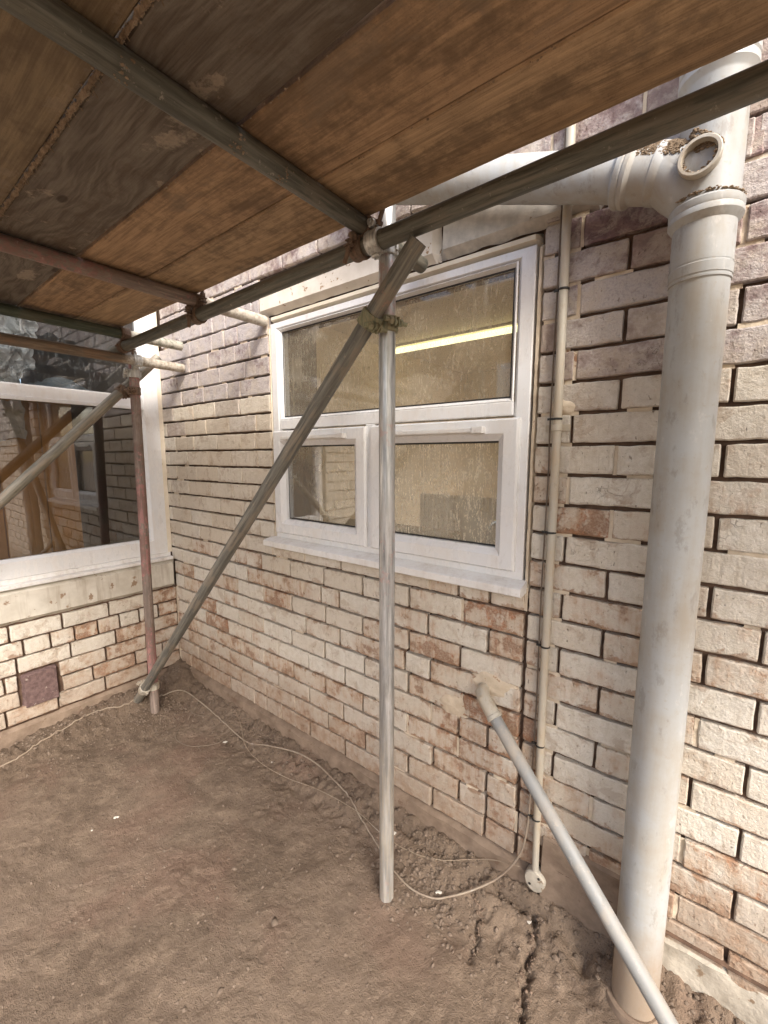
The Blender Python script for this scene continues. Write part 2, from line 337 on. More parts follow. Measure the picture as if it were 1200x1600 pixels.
# ------------------------------------------------------------------ mesh helpers
class B:
    def __init__(s): s.v = []; s.f = []
    def add(s, vs, fs):
        o = len(s.v); s.v += [tuple(v) for v in vs]; s.f += [tuple(i + o for i in f) for f in fs]; return s
    def box(s, x0, y0, z0, x1, y1, z1, bev=0.0):
        if x0 > x1: x0, x1 = x1, x0
        if y0 > y1: y0, y1 = y1, y0
        if z0 > z1: z0, z1 = z1, z0
        if not bev:
            return s.add([(x, y, z) for x in (x0, x1) for y in (y0, y1) for z in (z0, z1)],
                         [(0, 1, 3, 2), (4, 6, 7, 5), (0, 4, 5, 1), (2, 3, 7, 6), (0, 2, 6, 4), (1, 5, 7, 3)])
        b = min(bev, (x1 - x0) * .45, (y1 - y0) * .45, (z1 - z0) * .45)
        import bmesh
        bm = bmesh.new(); r = bmesh.ops.create_cube(bm, size=1)
        for v in bm.verts: v.co = Vector(((x0 + x1) / 2 + v.co.x * (x1 - x0), (y0 + y1) / 2 + v.co.y * (y1 - y0), (z0 + z1) / 2 + v.co.z * (z1 - z0)))
        bmesh.ops.bevel(bm, geom=bm.edges[:], offset=b, segments=2, profile=.6, affect='EDGES')
        bm.verts.index_update()
        s.add([v.co[:] for v in bm.verts], [[v.index for v in f.verts] for f in bm.faces]); bm.free(); return s
    def tube(s, pts, r, seg=16, caps=True, hollow=0.0):
        """tube through points; r number or list"""
        pts = [Vector(p) for p in pts]; n = len(pts); rs = r if isinstance(r, (list, tuple)) else [r] * n
        up = None; rings = []
        for i, p in enumerate(pts):
            t = (pts[min(i + 1, n - 1)] - pts[max(i - 1, 0)]).normalized()
            if up is None: up = t.orthogonal().normalized()
            up = (up - t * up.dot(t)).normalized(); w = t.cross(up)
            rings.append([p + (up * math.cos(2 * PI * k / seg) + w * math.sin(2 * PI * k / seg)) * rs[i] for k in range(seg)])
        vs = [v for rr in rings for v in rr]
        fs = [(i * seg + k, i * seg + (k + 1) % seg, (i + 1) * seg + (k + 1) % seg, (i + 1) * seg + k) for i in range(n - 1) for k in range(seg)]
        if hollow:                                   # open ends with a wall thickness
            for end, i0, sg in ((0, 0, 1), (1, (n - 1) * seg, -1)):
                p = pts[0 if end == 0 else -1]; t = (pts[1] - pts[0]).normalized() if end == 0 else (pts[-1] - pts[-2]).normalized() * -1
                inner = [p + (vs[i0 + k] - p) * hollow for k in range(seg)]; deep = [q + t * .06 for q in inner]
                o = len(vs); vs += inner + deep
                for k in range(seg):
                    k2 = (k + 1) % seg
                    fs.append((i0 + k2, i0 + k, o + k, o + k2) if end == 0 else (i0 + k, i0 + k2, o + k2, o + k))
                    fs.append((o + k, o + seg + k, o + seg + k2, o + k2))
                fs.append(tuple(o + seg + k for k in range(seg)))
        elif caps:
            fs.append(tuple(range(seg))[::-1]); fs.append(tuple((n - 1) * seg + k for k in range(seg)))
        return s.add(vs, fs)
    def lathe(s, prof, c=(0, 0, 0), axis=(0, 0, 1), seg=32):
        """prof: list of (r, h) along axis"""
        q = Vector(axis).normalized().to_track_quat('Z', 'Y'); c = Vector(c); vs = []; fs = []
        for r, h in prof:
            for k in range(seg): vs.append(c + q @ Vector((r * math.cos(2 * PI * k / seg), r * math.sin(2 * PI * k / seg), h)))
        for i in range(len(prof) - 1):
            for k in range(seg): fs.append((i * seg + k, i * seg + (k + 1) % seg, (i + 1) * seg + (k + 1) % seg, (i + 1) * seg + k))
        return s.add(vs, fs)
    def grid(s, fn, nu, nv, flip=False):
        vs = [fn(i / nu, j / nv) for j in range(nv + 1) for i in range(nu + 1)]
        fs = [(j * (nu + 1) + i, j * (nu + 1) + i + 1, (j + 1) * (nu + 1) + i + 1, (j + 1) * (nu + 1) + i) for j in range(nv) for i in range(nu)]
        if flip: fs = [f[::-1] for f in fs]
        return s.add(vs, fs)
    def rock(s, c, r, k=0):
        """small irregular lump"""
        g = rng.random
        d = [(0, 0, 1), (.9, 0, .3), (.28, .85, .3), (-.73, .53, .3), (-.73, -.53, .3), (.28, -.85, .3), (.73, .53, -.4), (-.28, .85, -.4), (-.9, 0, -.4), (-.28, -.85, -.4), (.73, -.53, -.4), (0, 0, -1)]
        f = [(0, 1, 2), (0, 2, 3), (0, 3, 4), (0, 4, 5), (0, 5, 1), (1, 6, 2), (2, 7, 3), (3, 8, 4), (4, 9, 5), (5, 10, 1), (6, 7, 2), (7, 8, 3), (8, 9, 4), (9, 10, 5), (10, 6, 1), (11, 7, 6), (11, 8, 7), (11, 9, 8), (11, 10, 9), (11, 6, 10)]
        sx, sy, sz = r * (.7 + .7 * g()), r * (.7 + .7 * g()), r * (.45 + .5 * g())
        return s.add([(c[0] + x * sx * (.75 + .5 * g()), c[1] + y * sy * (.75 + .5 * g()), c[2] + z * sz * (.75 + .5 * g())) for x, y, z in d], f)
    def mesh(s, name, smooth=False):
        me = bpy.data.meshes.new(name); me.from_pydata(s.v, [], s.f); me.validate(); me.update()
        if smooth:
            me.shade_smooth()
            if smooth == 'auto':
                try: me.set_sharp_from_angle(angle=rad(27))
                except Exception: pass
        return me

def obj(name, geo, mat, parent=None, smooth=False, label=None, cat=None, group=None, kind=None, color=None):
    me = geo.mesh(name, smooth) if isinstance(geo, B) else geo
    if isinstance(geo, B) and mat is not None: me.materials.append(M[mat] if isinstance(mat, str) else mat)
    o = bpy.data.objects.new(name, me); COL.objects.link(o)
    if parent: o.parent = parent
    tag(o, label, cat, group, kind)
    if color: o.color = color
    return o
def tag(o, label=None, cat=None, group=None, kind=None):
    if label: o['label'] = label
    if cat: o['category'] = cat
    if group: o['group'] = group
    if kind: o['kind'] = kind
def empty(name, loc=(0, 0, 0), **k):
    o = bpy.data.objects.new(name, None); COL.objects.link(o); o.location = loc; o.empty_display_size = .1; tag(o, **k); return o
def part(name, geo, mat, parent, **k):
    o = obj(name, geo, mat, parent, **k)
    return o
def shift(b, d):
    b.v = [(x - d[0], y - d[1], z - d[2]) for x, y, z in b.v]; return b

_fw = Vector((-math.sin(rad(37.64)) * math.cos(rad(7.48)), math.cos(rad(37.64)) * math.cos(rad(7.48)), -math.sin(rad(7.48))))
_rt = Vector((math.cos(rad(37.64)), math.sin(rad(37.64)), 0)); _up = _rt.cross(_fw)
def project(p):            # only used to rank bricks by how large they show
    d = Vector(p) - CAM; z = d.dot(_fw)
    return (600 + 659 * d.dot(_rt) / z, 800 - 659 * d.dot(_up) / z, z) if z > .05 else (-9999, -9999, 1)

# ------------------------------------------------------------------ ground
def sm(t): t = min(1, max(0, t)); return t * t * (3 - 2 * t)
def ground_base(x, y):
    return -.145 + .07 * sm(1 + y / .16) + .10 * sm(1 - x / .22) * sm(1 + (y + .3) / 1.2 if y < -.3 else 1)
CREV = [(2.20, -.03), (2.365, -.058), (2.369, -.127), (2.38, -.213), (2.402, -.302), (2.44, -.40)]
CREV2 = [(2.12, -.06), (2.20, -.12), (2.212, -.174), (2.234, -.266)]
def seg_d(x, y, pl):
    b = 9
    for (x0, y0), (x1, y1) in zip(pl, pl[1:]):
        dx, dy = x1 - x0, y1 - y0; t = max(0, min(1, ((x - x0) * dx + (y - y0) * dy) / (dx * dx + dy * dy)))
        b = min(b, math.hypot(x - x0 - t * dx, y - y0 - t * dy))
    return b
def ground_z(x, y):
    z = ground_base(x, y)
    if x < -.6 or y > .6 or x > 4.5 or y < -4: return z + .02 * noise.noise(Vector((x * .5, y * .5, 0)))
    n = noise.fractal(Vector((x * 2.1, y * 2.1, 3)), 1.0, 2.0, 2) * .012
    n += noise.fractal(Vector((x * 11, y * 11, 7)), .9, 2.1, 3) * .006
    k = noise.noise(Vector((x * 5, y * 5, 1)))
    n += max(0, k) * noise.fractal(Vector((x * 45, y * 45, 2)), .7, 2.0, 2) * .011
    n += noise.noise(Vector((x * 70, y * 70, 5))) * .0022
    # rubble along the wall bases is rougher
    w = max(sm(1 + (y + .02) / .28), sm(1 - x / .35))
    n += w * noise.fractal(Vector((x * 28, y * 28, 9)), .8, 2.0, 3) * .019
    # trench between the main wall plinth and the floor
    n -= .035 * math.exp(-((y + .045 + .02 * noise.noise(Vector((x * 6, 0, 0)))) / .018) ** 2) * sm((x - .3) / .3) * (.45 + .8 * noise.noise(Vector((x * 3, 4, 0))))
    xw = x + .014 * noise.noise(Vector((y * 22, 3, 0))) + .006 * noise.noise(Vector((y * 70, 8, 0)))
    dc = seg_d(xw, y, CREV) + .006 * noise.noise(Vector((x * 60, y * 60, 0)))
    n -= .030 * math.exp(-(dc / (.008 + .007 * noise.noise(Vector((y * 30, 1, 5))))) ** 2)
    dc = seg_d(xw, y, CREV2) + .006 * noise.noise(Vector((x * 60, y * 60, 4)))
    n -= .014 * math.exp(-(dc / .007) ** 2)
    n -= .05 * math.exp(-((x - 2.50) ** 2 + (y + .07) ** 2) / .0016)
    # heaps at the feet of the tubes
    for hx, hy, hr, hh in ((1.925, -.275, .05, .012), (.20, -.30, .13, .035), (.10, -.33, .06, .03), (2.636, -.09, .10, .02)):
        n += hh * math.exp(-((x - hx) ** 2 + (y - hy) ** 2) / hr ** 2)
    return z + n
def axis(lo, hi, step, far):
    a = [lo + i * step for i in range(int((hi - lo) / step) + 1)]
    out = []; d = step; p = a[-1]
    while p < far: d *= 1.35; p += d; out.append(p)
    neg = []; d = step; p = a[0]
    while p > -far: d *= 1.35; p -= d; neg.append(p)
    return neg[::-1] + a + out
gx = axis(-.05, 3.1, .0085, 90); gy = axis(-1.55, .03, .0085, 90)
vs = [(x, y, ground_z(x, y)) for y in gy for x in gx]; nx = len(gx)
fs = [(j * nx + i, j * nx + i + 1, (j + 1) * nx + i + 1, (j + 1) * nx + i) for j in range(len(gy) - 1) for i in range(nx - 1)]
g = B(); g.v = vs; g.f = fs
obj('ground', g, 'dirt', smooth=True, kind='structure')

# ------------------------------------------------------------------ brick meshes
C = .0866
def brick_mesh(L, seed, H=.0765, rough=1.0):
    r = random.Random(seed); b = B()
    nx = max(3, int(L / .024)); nz = 4; e = .0032
    off = r.random() * 100
    xs = [-L / 2] + [-L / 2 + e + (L - 2 * e) * i / nx for i in range(nx + 1)] + [L / 2]
    zs = [-H / 2] + [-H / 2 + e + (H - 2 * e) * i / nz for i in range(nz + 1)] + [H / 2]
    NX, NZ = len(xs), len(zs)
    tilt = r.uniform(-.0015, .0015); vs = []
    for j, z in enumerate(zs):
        for i, x in enumerate(xs):
            edge = i in (0, NX - 1) or j in (0, NZ - 1)
            corner = i in (0, NX - 1) and j in (0, NZ - 1)
            y = .0024 if edge else 0.0
            y += noise.fractal(Vector((x * 22 + off, z * 22, off)), .8, 2, 3) * .0022 * rough + tilt * x * 10
            dx = noise.noise(Vector((off + 3, z * 45, x * 5))) * .0022 * rough if i in (0, 1, NX - 2, NX - 1) else 0
            dz = noise.noise(Vector((x * 28, off + 9, z * 5))) * .0032 * rough if j in (0, 1, NZ - 2, NZ - 1) else 0
            if corner: dx -= math.copysign(.0008, x); dz -= math.copysign(.0008, z); y += .001
            vs.append((x + dx, y, z + dz))
    fs = [(j * NX + i, j * NX + i + 1, (j + 1) * NX + i + 1, (j + 1) * NX + i) for j in range(NZ - 1) for i in range(NX - 1)]
    ring = [i for i in range(NX)] + [j * NX + NX - 1 for j in range(1, NZ)] + [(NZ - 1) * NX + i for i in range(NX - 2, -1, -1)] + [j * NX for j in range(NZ - 2, 0, -1)]
    o = len(vs); vs += [(vs[i][0], .032, vs[i][2]) for i in ring]; n = len(ring)
    fs += [(ring[k], o + k, o + (k + 1) % n, ring[(k + 1) % n]) for k in range(n)]
    b.v = vs; b.f = fs
    me = b.mesh('brick', smooth='auto'); me.materials.append(M['brick']); return me
LENS = [.05, .075, .1, .125, .15, .175, .2, .216, .23]
VAR = {L: [brick_mesh(L, int(L * 1000) * 31 + k) for k in range(9 if L >= .2 else 3)] for L in LENS}
def brick_obj(parent, x0, x1, row, wall, color, proud=0.0, zc=None):
    L = x1 - x0 - ((.0108 if x0 < 2.3 else .0088) if x0 > 1.03 or wall == 'L' else .0070)
    base = min(LENS, key=lambda q: abs(q - L)); me = rng.choice(VAR[base])
    o = bpy.data.objects.new('brick', me); COL.objects.link(o); o.parent = parent
    o.scale = (L / base, 1, 1)
    z = zc if zc is not None else (row - .5) * C + rng.uniform(-.001, .001)
    flip = rng.random() < .5
    if wall == 'M':
        o.location = ((x0 + x1) / 2, -proud, z); o.rotation_euler = (0, rng.uniform(-.004, .004), 0)
    else:
        o.location = (proud, (x0 + x1) / 2, z); o.rotation_euler = (0, rng.uniform(-.004, .004), PI / 2)
    o.color = color
    return o

# ------------------------------------------------------------------ main wall
OX0, OX1, OZ0, OZ1 = 1.03, 2.258, .93, 2.0        # window opening
wall = empty('brick_wall', (0, 0, -.15), label='cream painted brick wall on the right holding the misted window with two casements', cat='wall')
off = (0, 0, -.15)
def P(name, b, mat, parent=wall, o=off, **k): return part(name, shift(b, o), mat, parent, **k)
bk = B()                                             # solid core; its face is the raked mortar
bk.box(-.30, .025, -.35, OX0, .30, 3.1); bk.box(OX1, .025, -.35, 2.34, .30, 3.1); bk.box(2.34, .017, -.35, 5.2, .30, 3.1)
bk.box(OX0, .025, -.35, OX1, .30, OZ0); bk.box(OX0, .025, OZ1, OX1, .30, 3.1)
P('mortar_bed', bk, 'mortar')
def joints(row, x_lo, x_hi):
    odd = row % 2
    o = .12 if odd else .0075
    js = []; k = -1
    while True:
        x = o + .2262 * k + rng.uniform(-.007, .007) - (.018 if odd and row >= 7 and x_lo < 2 else 0); k += 1
        if x > x_hi - .035: break
        if x > x_lo + .035: js.append(x)
    return [x_lo] + js + [x_hi]
SPECIAL = {22: [.12, .317, .514, .635, .76, .885, 1.028], 20: [.0, .21, .45, .68, .789, 1.028], 8: None, 21: [0, .17, .40, .62, .84, 1.028]}
items = []
for row in range(1, 33):
    z0, z1 = (row - 1) * C, row * C
    spans = []
    if z1 <= OZ0 + .025: spans.append((-.006 if z1 < .72 else -.036, 2.262))
    elif z0 >= 2.15: spans.append((.003, 4.30))
    elif row >= 24: spans += [(.003, .97), (2.425, 4.30)]
    else: spans.append((.0 if z1 < .72 else -.036, 1.026))
    for a, b in spans:
        js = joints(row, a, b)
        if row in SPECIAL and SPECIAL[row] and a < 1 and b < 1.1: js = [-.036] + [q for q in SPECIAL[row] if q > .05]
        for i, (p, q) in enumerate(zip(js, js[1:])):
            if q - p > .19 and rng.random() < .07 and p > .3 and b < 2.4:
                mid = (p + q) / 2; items += [(row, p, mid), (row, mid, q)]
            else: items.append((row, p, q))
    if z0 < 2.15 and row < 25:
        items.append((row, 2.266, 2.333))
        js = [2.333, 2.368 if row % 2 else 2.484] + [(2.368 if row % 2 else 2.484) + .2262 * k + rng.uniform(-.005, .005) for k in range(1, 9)] + [4.30]
        if row >= 24: js = [2.425] + [j for j in js if j > 2.47]
        for p, q in zip(js, js[1:]): items.append((row, p, q))
def hidden(row, p, q):
    return (p >= 2.33 and q <= 2.60 and row <= 1) 
items = [t for t in items if not hidden(*t)]
def shown(t):
    row, p, q = t; z = (row - .5) * C
    a = project((p, 0, z)); b = project((q, 0, z)); cx = (a[0] + b[0]) / 2; cy = (a[1] + b[1]) / 2
    if cx < -40 or cx > 1240 or cy < -40 or cy > 1650: return 0
    if z > 2.4: return 0
    w = max(0, min(1200, b[0]) - max(0, a[0]))
    return w * 600 * C / a[2] * (.05 if z > 2.17 and p < 2.3 else 1)
items.sort(key=shown, reverse=True)
def brick_color(row, p, q):
    x = (p + q) / 2; z = (row - .5) * C
    purple = 0.0
    if (x > 2.26 and row >= 19) or (x < 1.1 and row >= 20): purple = 1.0
    elif row >= 24: purple = 1.0
    elif x < 1.1 and row in (18, 19): purple = rng.choice([0, 0, .35, .55])
    elif x > 2.26 and row in (17, 18): purple = rng.choice([0, .15, .3])
    peel = rng.choice([0.0, .1, .2, .3, .45, .6]) if x < 2.26 else rng.choice([0.0, .1, .2, .35, .5])
    if x < 1.6 and z > .9: peel *= .25
    if 1.95 < x < 2.33 and z < .95: peel = rng.choice([.4, .55, .7, .8])
    if z < .35: peel = max(peel, rng.choice([.4, .55, .7]))
    if rng.random() < .012 and not purple and z < 1.2: peel = .8
    tint = rng.uniform(0, .6) + (.25 if x < 1.1 and z > .9 else 0)
    if purple == 1 and x > 2.26: tint = rng.choice([.1, .3, .5, .6, .8, 1.0]); purple = rng.choice([1, .9, .8, .7] if row > 20 else [.6, .75, .9])
    if purple == 1 and x < 1.1: tint = rng.uniform(0, .45)
    for rr, xx, pv in ((14, 2.42, .78), (8, 1.68, .55), (8, 1.90, .72), (7, 1.56, .6), (11, 2.45, .6), (10, 2.75, .62), (4, 2.75, .72), (9, .98, .7), (8, 1.05, .75), (6, 2.18, .8), (5, 2.05, .7), (12, 2.4, .55), (3, 2.9, .7)):
        if row == rr and p <= xx <= q: peel = pv
    return (peel, purple, min(tint, 1.3), 1)
# mortar left flush in some of the joints
pt = B()
def point(x0, x1, z0, z1, y):
    nu = max(1, int((x1 - x0) / .012)); nv = max(1, int((z1 - z0) / .012)); sd_ = rng.random() * 50
    pt.grid(lambda u, v: (x0 + (x1 - x0) * u, y + noise.noise(Vector(((x0 + (x1 - x0) * u) * 60, (z0 + (z1 - z0) * v) * 60, sd_))) * .0030, z0 + (z1 - z0) * v), nu, nv)
for row, p, q in items:
    z0, z1 = (row - 1) * C, row * C
    if z0 > 2.2: continue
    pr = .75 if q < 1.03 else (.12 if q < 2.26 else (.25 if row < 19 else .6))
    if rng.random() < pr: point(q - .005, q + .005, z0 + .004, z1 - .004, rng.uniform(.003, .006))
    if p > 2.33 and p < 2.35: point(p, p + rng.uniform(.02, .055), z1 - .006, z1 + .006, .004)
    elif rng.random() < ((.12 if q < 2.3 else .30) if row < 19 else .6): t0 = rng.uniform(p, q - .03); point(t0, min(q, t0 + rng.uniform(.02, .09)), z1 - .0055, z1 + .0055, rng.uniform(.003, .007))
P('pointing', pt, 'smear', kind='stuff')
for i, (row, p, q) in enumerate(items[:298]):
    col = brick_color(row, p, q)
    if (row == 22 and 2.36 < p < 2.4): col = (0, 1, 1.3, 1)
    if row == 23 and 2.33 < p < 2.4: col = (0, 1, 1.35, 1)
    o = brick_obj(wall, p, q, row, 'M', col, rng.uniform(-.0015, .0025))
    o.location.z += .15
# joined remainder high up and out of the picture
def joined(lst, w, name, parent, o=off):
    b = B()
    for row, p, q in lst:
        L = q - p - .0066; base = min(LENS, key=lambda t: abs(t - L)); me = rng.choice(VAR[base]); s = L / base; cx = (p + q) / 2; z = (row - .5) * C
        if w == 'M': vv = [(v.co.x * s + cx, v.co.y, v.co.z + z) for v in me.vertices]
        else: vv = [(-v.co.y, v.co.x * s + cx, v.co.z + z) for v in me.vertices]
        b.add(vv, [tuple(f.vertices) for f in me.polygons])
    ob = part(name, shift(b, o), 'brick', parent, kind='stuff'); ob.color = (.05, .9, .5, 0)
    return ob
joined([t for t in items[298:] if t[0] >= 19], 'M', 'upper_bricks', wall)
joined([t for t in items[298:] if t[0] < 19], 'M', 'side_bricks', wall).color = (.15, 0, .2, 0)

def slab(x0, x1, z0, z1, y0, depth, amp=.004, fr=14, nu=None, nv=None, edge=.006, seed=0):
    """rough rendered slab on the main wall, front face at y0, ragged outline"""
    nu = nu or max(2, int((x1 - x0) / .02)); nv = nv or max(2, int((z1 - z0) / .02)); b = B()
    def f(u, v):
        x = x0 + (x1 - x0) * u; z = z0 + (z1 - z0) * v
        d = min(u * (x1 - x0), (1 - u) * (x1 - x0), v * (z1 - z0), (1 - v) * (z1 - z0))
        y = y0 + noise.fractal(Vector((x * fr, z * fr, seed)), .8, 2, 3) * amp + (depth if d <= 1e-6 else 0)
        if v in (0, 1): z += noise.noise(Vector((x * 18, seed, v))) * edge
        if u in (0, 1): x += noise.noise(Vector((z * 18, seed, u))) * edge
        return (x, y, z)
    return b.grid(f, nu, nv)
# lintel, head packing, reveals
P('lintel', slab(1.93, 2.425, 1.992, 2.16, -.012, .03, .0006, 30, seed=3), 'lintel', smooth='auto')
P('lintel', slab(.97, 1.9295, 1.992, 2.16, -.012, .03, .0006, 30, seed=4), 'lintel_dirty', smooth='auto', label='cream painted rust speckled length of lintel')
P('head_packing', slab(1.03, 2.262, 1.953, 1.992, .003, .05, .0005, 12, nv=3, edge=.001), 'timber_head', smooth='auto')
P('reveal', slab(1.024, 1.036, .95, 1.955, .004, .05, .0015, 20, nu=2, edge=.002), 'timber_head', smooth='auto')
P('mortar_fillet', slab(2.248, 2.270, .90, 1.96, .006, .03, .005, 40, nu=3, edge=.004, seed=5), 'smear', smooth='auto')
# bedding under the sill
P('sill_bedding', slab(1.0, 2.262, .905, .935, .008, .03, .002, 20, nv=3, edge=.003, seed=8), 'smear', smooth='auto')
# plinth strips
P('plinth_render', slab(-.01, 2.34, -.30, .001, -.004, .05, .008, 9, nv=12, edge=.007, seed=12), 'plinth', smooth='auto')
P('plinth_render', slab(2.335, 2.60, -.30, .168, -.010, .05, .008, 9, nv=14, edge=.004, seed=14), 'plinth', smooth='auto')
P('plinth_render', slab(2.60, 4.30, -.30, .046, -.006, .05, .012, 9, nv=14, edge=.006, seed=16), 'plinth_pale', smooth='auto', label='pale cracked plinth render right of the soil pipe')
P('corner_pointing', slab(-.02, .010, .0, .53, -.003, .02, .002, 30, nu=3, edge=.003, seed=31), 'smear', smooth='auto')
P('corner_pointing', slab(2.322, 2.346, .17, 1.99, .008, .02, .003, 40, nu=3, edge=.003, seed=33), 'smear', smooth='auto')
P('damp_course', B().box(2.345, -.011, .0475, 4.3, .02, .0495), 'mortar')
# lumps of mortar smeared round the waste outlet
def lump(cx, cz, rx, rz, h, seed):
    b = B()
    def f(u, v):
        a = 2 * PI * u; r = v
        k = 1 + .35 * noise.noise(Vector((math.cos(a) * 1.5, math.sin(a) * 1.5, seed)))
        x = cx + math.cos(a) * r * rx * k; z = cz + math.sin(a) * r * rz * k
        y = .006 - (h + .006) * (1 - r ** 2.2) + noise.fractal(Vector((x * 50, z * 50, seed)), .8, 2, 3) * .0035 * (1 - r)
        return (x, y, z)
    b.grid(f, 26, 8, flip=True); return b
P('mortar_smear', lump(2.16, .585, .085, .05, .010, 2), 'smear', smooth=True)
P('mortar_smear', lump(2.02, .46, .075, .045, .007, 6), 'smear', smooth=True)
P('mortar_smear', lump(2.335, 1.49, .04, .03, .008, 9), 'smear', smooth=True)

# ------------------------------------------------------------------ window in the main wall
def ring(x0, z0, x1, z1, w, y0, y1, bev=.006):
    """mitred frame as four bevelled bars butted end to end"""
    b = B()
    b.box(x0, y0, z0, x0 + w, y1, z1, bev); b.box(x1 - w, y0, z0, x1, y1, z1, bev)
    b.box(x0 + w - .0005, y0 + .0006, z0, x1 - w + .0005, y1, z0 + w, bev); b.box(x0 + w - .0005, y0 + .0006, z1 - w, x1 - w + .0005, y1, z1, bev)
    return b
def mitred(x0, z0, x1, z1, prof, wall='M', y=0.0, ts=1.0):
    """picture-frame extrusion: prof = list of (inset, depth outward)"""
    b = B(); n = len(prof)
    for ins, d in prof:
        for x, z in ((x0 + ins, z0 + ins), (x1 - ins, z0 + ins), (x1 - ins, z1 - ins * ts), (x0 + ins, z1 - ins * ts)):
            b.v.append((x, y - d, z) if wall == 'M' else (y + d, x, z))
    for i in range(n - 1):
        for k in range(4): b.f.append((i * 4 + k, i * 4 + (k + 1) % 4, (i + 1) * 4 + (k + 1) % 4, (i + 1) * 4 + k))
    if wall != 'M': b.f = [f[::-1] for f in b.f]
    return b
win = part('window', shift(mitred(1.037, .962, 2.246, 1.952, [(0, -.05), (0, -.002), (.003, .0), (.040, .0), (.052, -.012), (.052, -.06)], y=.006, ts=.58), off), 'upvc', wall,
           label='white plastic window with one wide pane above two casements')
def W(name, b, mat, **k): return part(name, shift(b, off), mat, win, **k)
W('transom', B().box(1.088, .004, 1.478, 2.195, .06, 1.520, .004), 'upvc')
W('mullion', B().box(1.607, .0045, 1.003, 1.652, .06, 1.479, .004), 'upvc')
W('glazing_bead', mitred(1.0885, 1.5195, 2.1945, 1.9225, [(0, .0), (.004, .003), (.013, -.010), (.013, -.03)], y=.01, ts=.8), 'upvc')
W('gasket', mitred(1.1015, 1.5325, 2.1815, 1.9121, [(0, .0), (.006, .0)], y=.0235), 'seal')
W('pane', B().add([(1.09, .030, 1.52), (2.19, .030, 1.52), (2.19, .030, 1.92), (1.09, .030, 1.92)], [(0, 1, 2, 3)]), 'glass_wet', label='wide upper pane misted with condensation')
for x0, x1, gm, lab in ((1.052, 1.6175, 'glass_clear', 'left pane reflecting brickwork'), (1.642, 2.222, 'glass_drip', 'right pane covered in running droplets')):
    z0, z1 = .992, 1.470
    W('casement', mitred(x0, z0, x1, z1, [(0, -.02), (0, .010), (.006, .017), (.046, .017), (.052, .012), (.068, .0), (.068, -.03)], y=.004), 'upvc')
    W('gasket', mitred(x0 + .068, z0 + .068, x1 - .068, z1 - .068, [(0, 0), (.006, 0)], y=.020), 'seal')
    W('pane', B().add([(x0 + .06, .026, z0 + .06), (x1 - .06, .026, z0 + .06), (x1 - .06, .026, z1 - .06), (x0 + .06, .026, z1 - .06)], [(0, 1, 2, 3)]), gm, label=lab)
    a, c = (x0 + .08, x1 - .10) if x0 < 1.5 else (x0 + .07, x1 - .11)
    v = B().box(a, -.034, 1.428, c, -.012, 1.444, .004); v.box(c - .035, -.038, 1.425, c + .004, -.012, 1.447, .004)
    W('trickle_vent', v, 'upvc_dirty')
sl = B(); sx0, sx1 = 1.005, 2.262
prof = [(.03, .967), (.0, .967), (-.048, .955), (-.052, .952), (-.052, .930), (-.049, .927), (-.02, .927), (.03, .934)]
for x in (sx0, sx1): sl.v += [(x, y, z) for y, z in prof]
n = len(prof); sl.f += [(k, (k + 1) % n, n + (k + 1) % n, n + k)[::-1] for k in range(n)]; sl.f += [tuple(range(n)), tuple(range(n, 2 * n))[::-1]]
W('sill', sl, 'upvc_dirty')

# ------------------------------------------------------------------ kitchen behind the main window
rm = B()
rm.box(.35, .31, -.2, .40, 3.2, 2.42); rm.box(3.0, .31, -.2, 3.05, 3.2, .45); rm.box(3.0, .31, 2.25, 3.05, 3.2, 2.42); rm.box(3.0, .31, .45, 3.05, .42, 2.25); rm.box(.35, 3.2, -.2, 3.05, 3.25, 2.42); rm.box(.35, .31, -.25, 3.05, 3.25, -.2)  # right wall has an added opening, out of view, letting daylight in
obj('kitchen_walls', rm, 'kitchen', kind='structure')
obj('kitchen_ceiling', B().box(.35, .301, 2.28, 3.05, 3.25, 2.36), 'kitchen_ceiling', kind='structure')
lt = empty('ceiling_light', (1.05, 1.7, 2.25), label='lit yellow fluorescent tube on the kitchen ceiling seen through the misted top pane', cat='ceiling light')
lo = (1.05, 1.7, 2.25)
part('light_tube', shift(B().tube([(.50, 1.72, 2.235), (1.80, 1.72, 2.235)], .022, 16), lo), 'tube', lt, smooth='auto')
part('batten', shift(B().box(.48, 1.69, 2.262, 1.82, 1.75, 2.28), lo), 'white', lt)
tp = empty('kitchen_tap', (2.02, .25, .92), label='chrome swan neck tap standing inside the lower right pane', cat='tap'); to = (2.02, .25, .92)
part('spout', shift(B().tube([(2.02, .25, .92), (2.02, .25, 1.06)] + [(2.02 + .055 * (1 - math.cos(a)), .25 + .02 * (1 - math.cos(a)), 1.06 + .05 * math.sin(a)) for a in [PI * k / 8 for k in range(1, 8)]] + [(2.13, .29, 1.05)], .009, 12), to), 'chrome', tp, smooth='auto')
part('lever', shift(B().tube([(1.96, .25, 1.075), (2.03, .25, 1.07)], .006, 10), to), 'chrome', tp, smooth='auto')
part('base', shift(B().lathe([(.022, 0), (.02, .03), (.012, .05)], (2.02, .25, .92)), to), 'chrome', tp, smooth='auto')
wt = empty('kitchen_worktop', (1.7, .5, .0), label='worktop under the kitchen window inside the house', cat='worktop')
part('top', shift(B().box(.42, .32, .88, 2.98, .92, .92, .004), (1.7, .5, 0)), 'unit', wt); part('cabinet', shift(B().box(.42, .36, -.19, 2.98, .90, .879), (1.7, .5, 0)), 'kitchen', wt)
rd = empty('radiator', (1.25, 1.6, .55), label='ribbed white radiator deep inside the kitchen behind the lower right pane', cat='radiator')
rb = B()
for k in range(26): rb.box(.85 + k * .045, 1.58, .6, .882 + k * .045, 1.62, 1.06, .008)
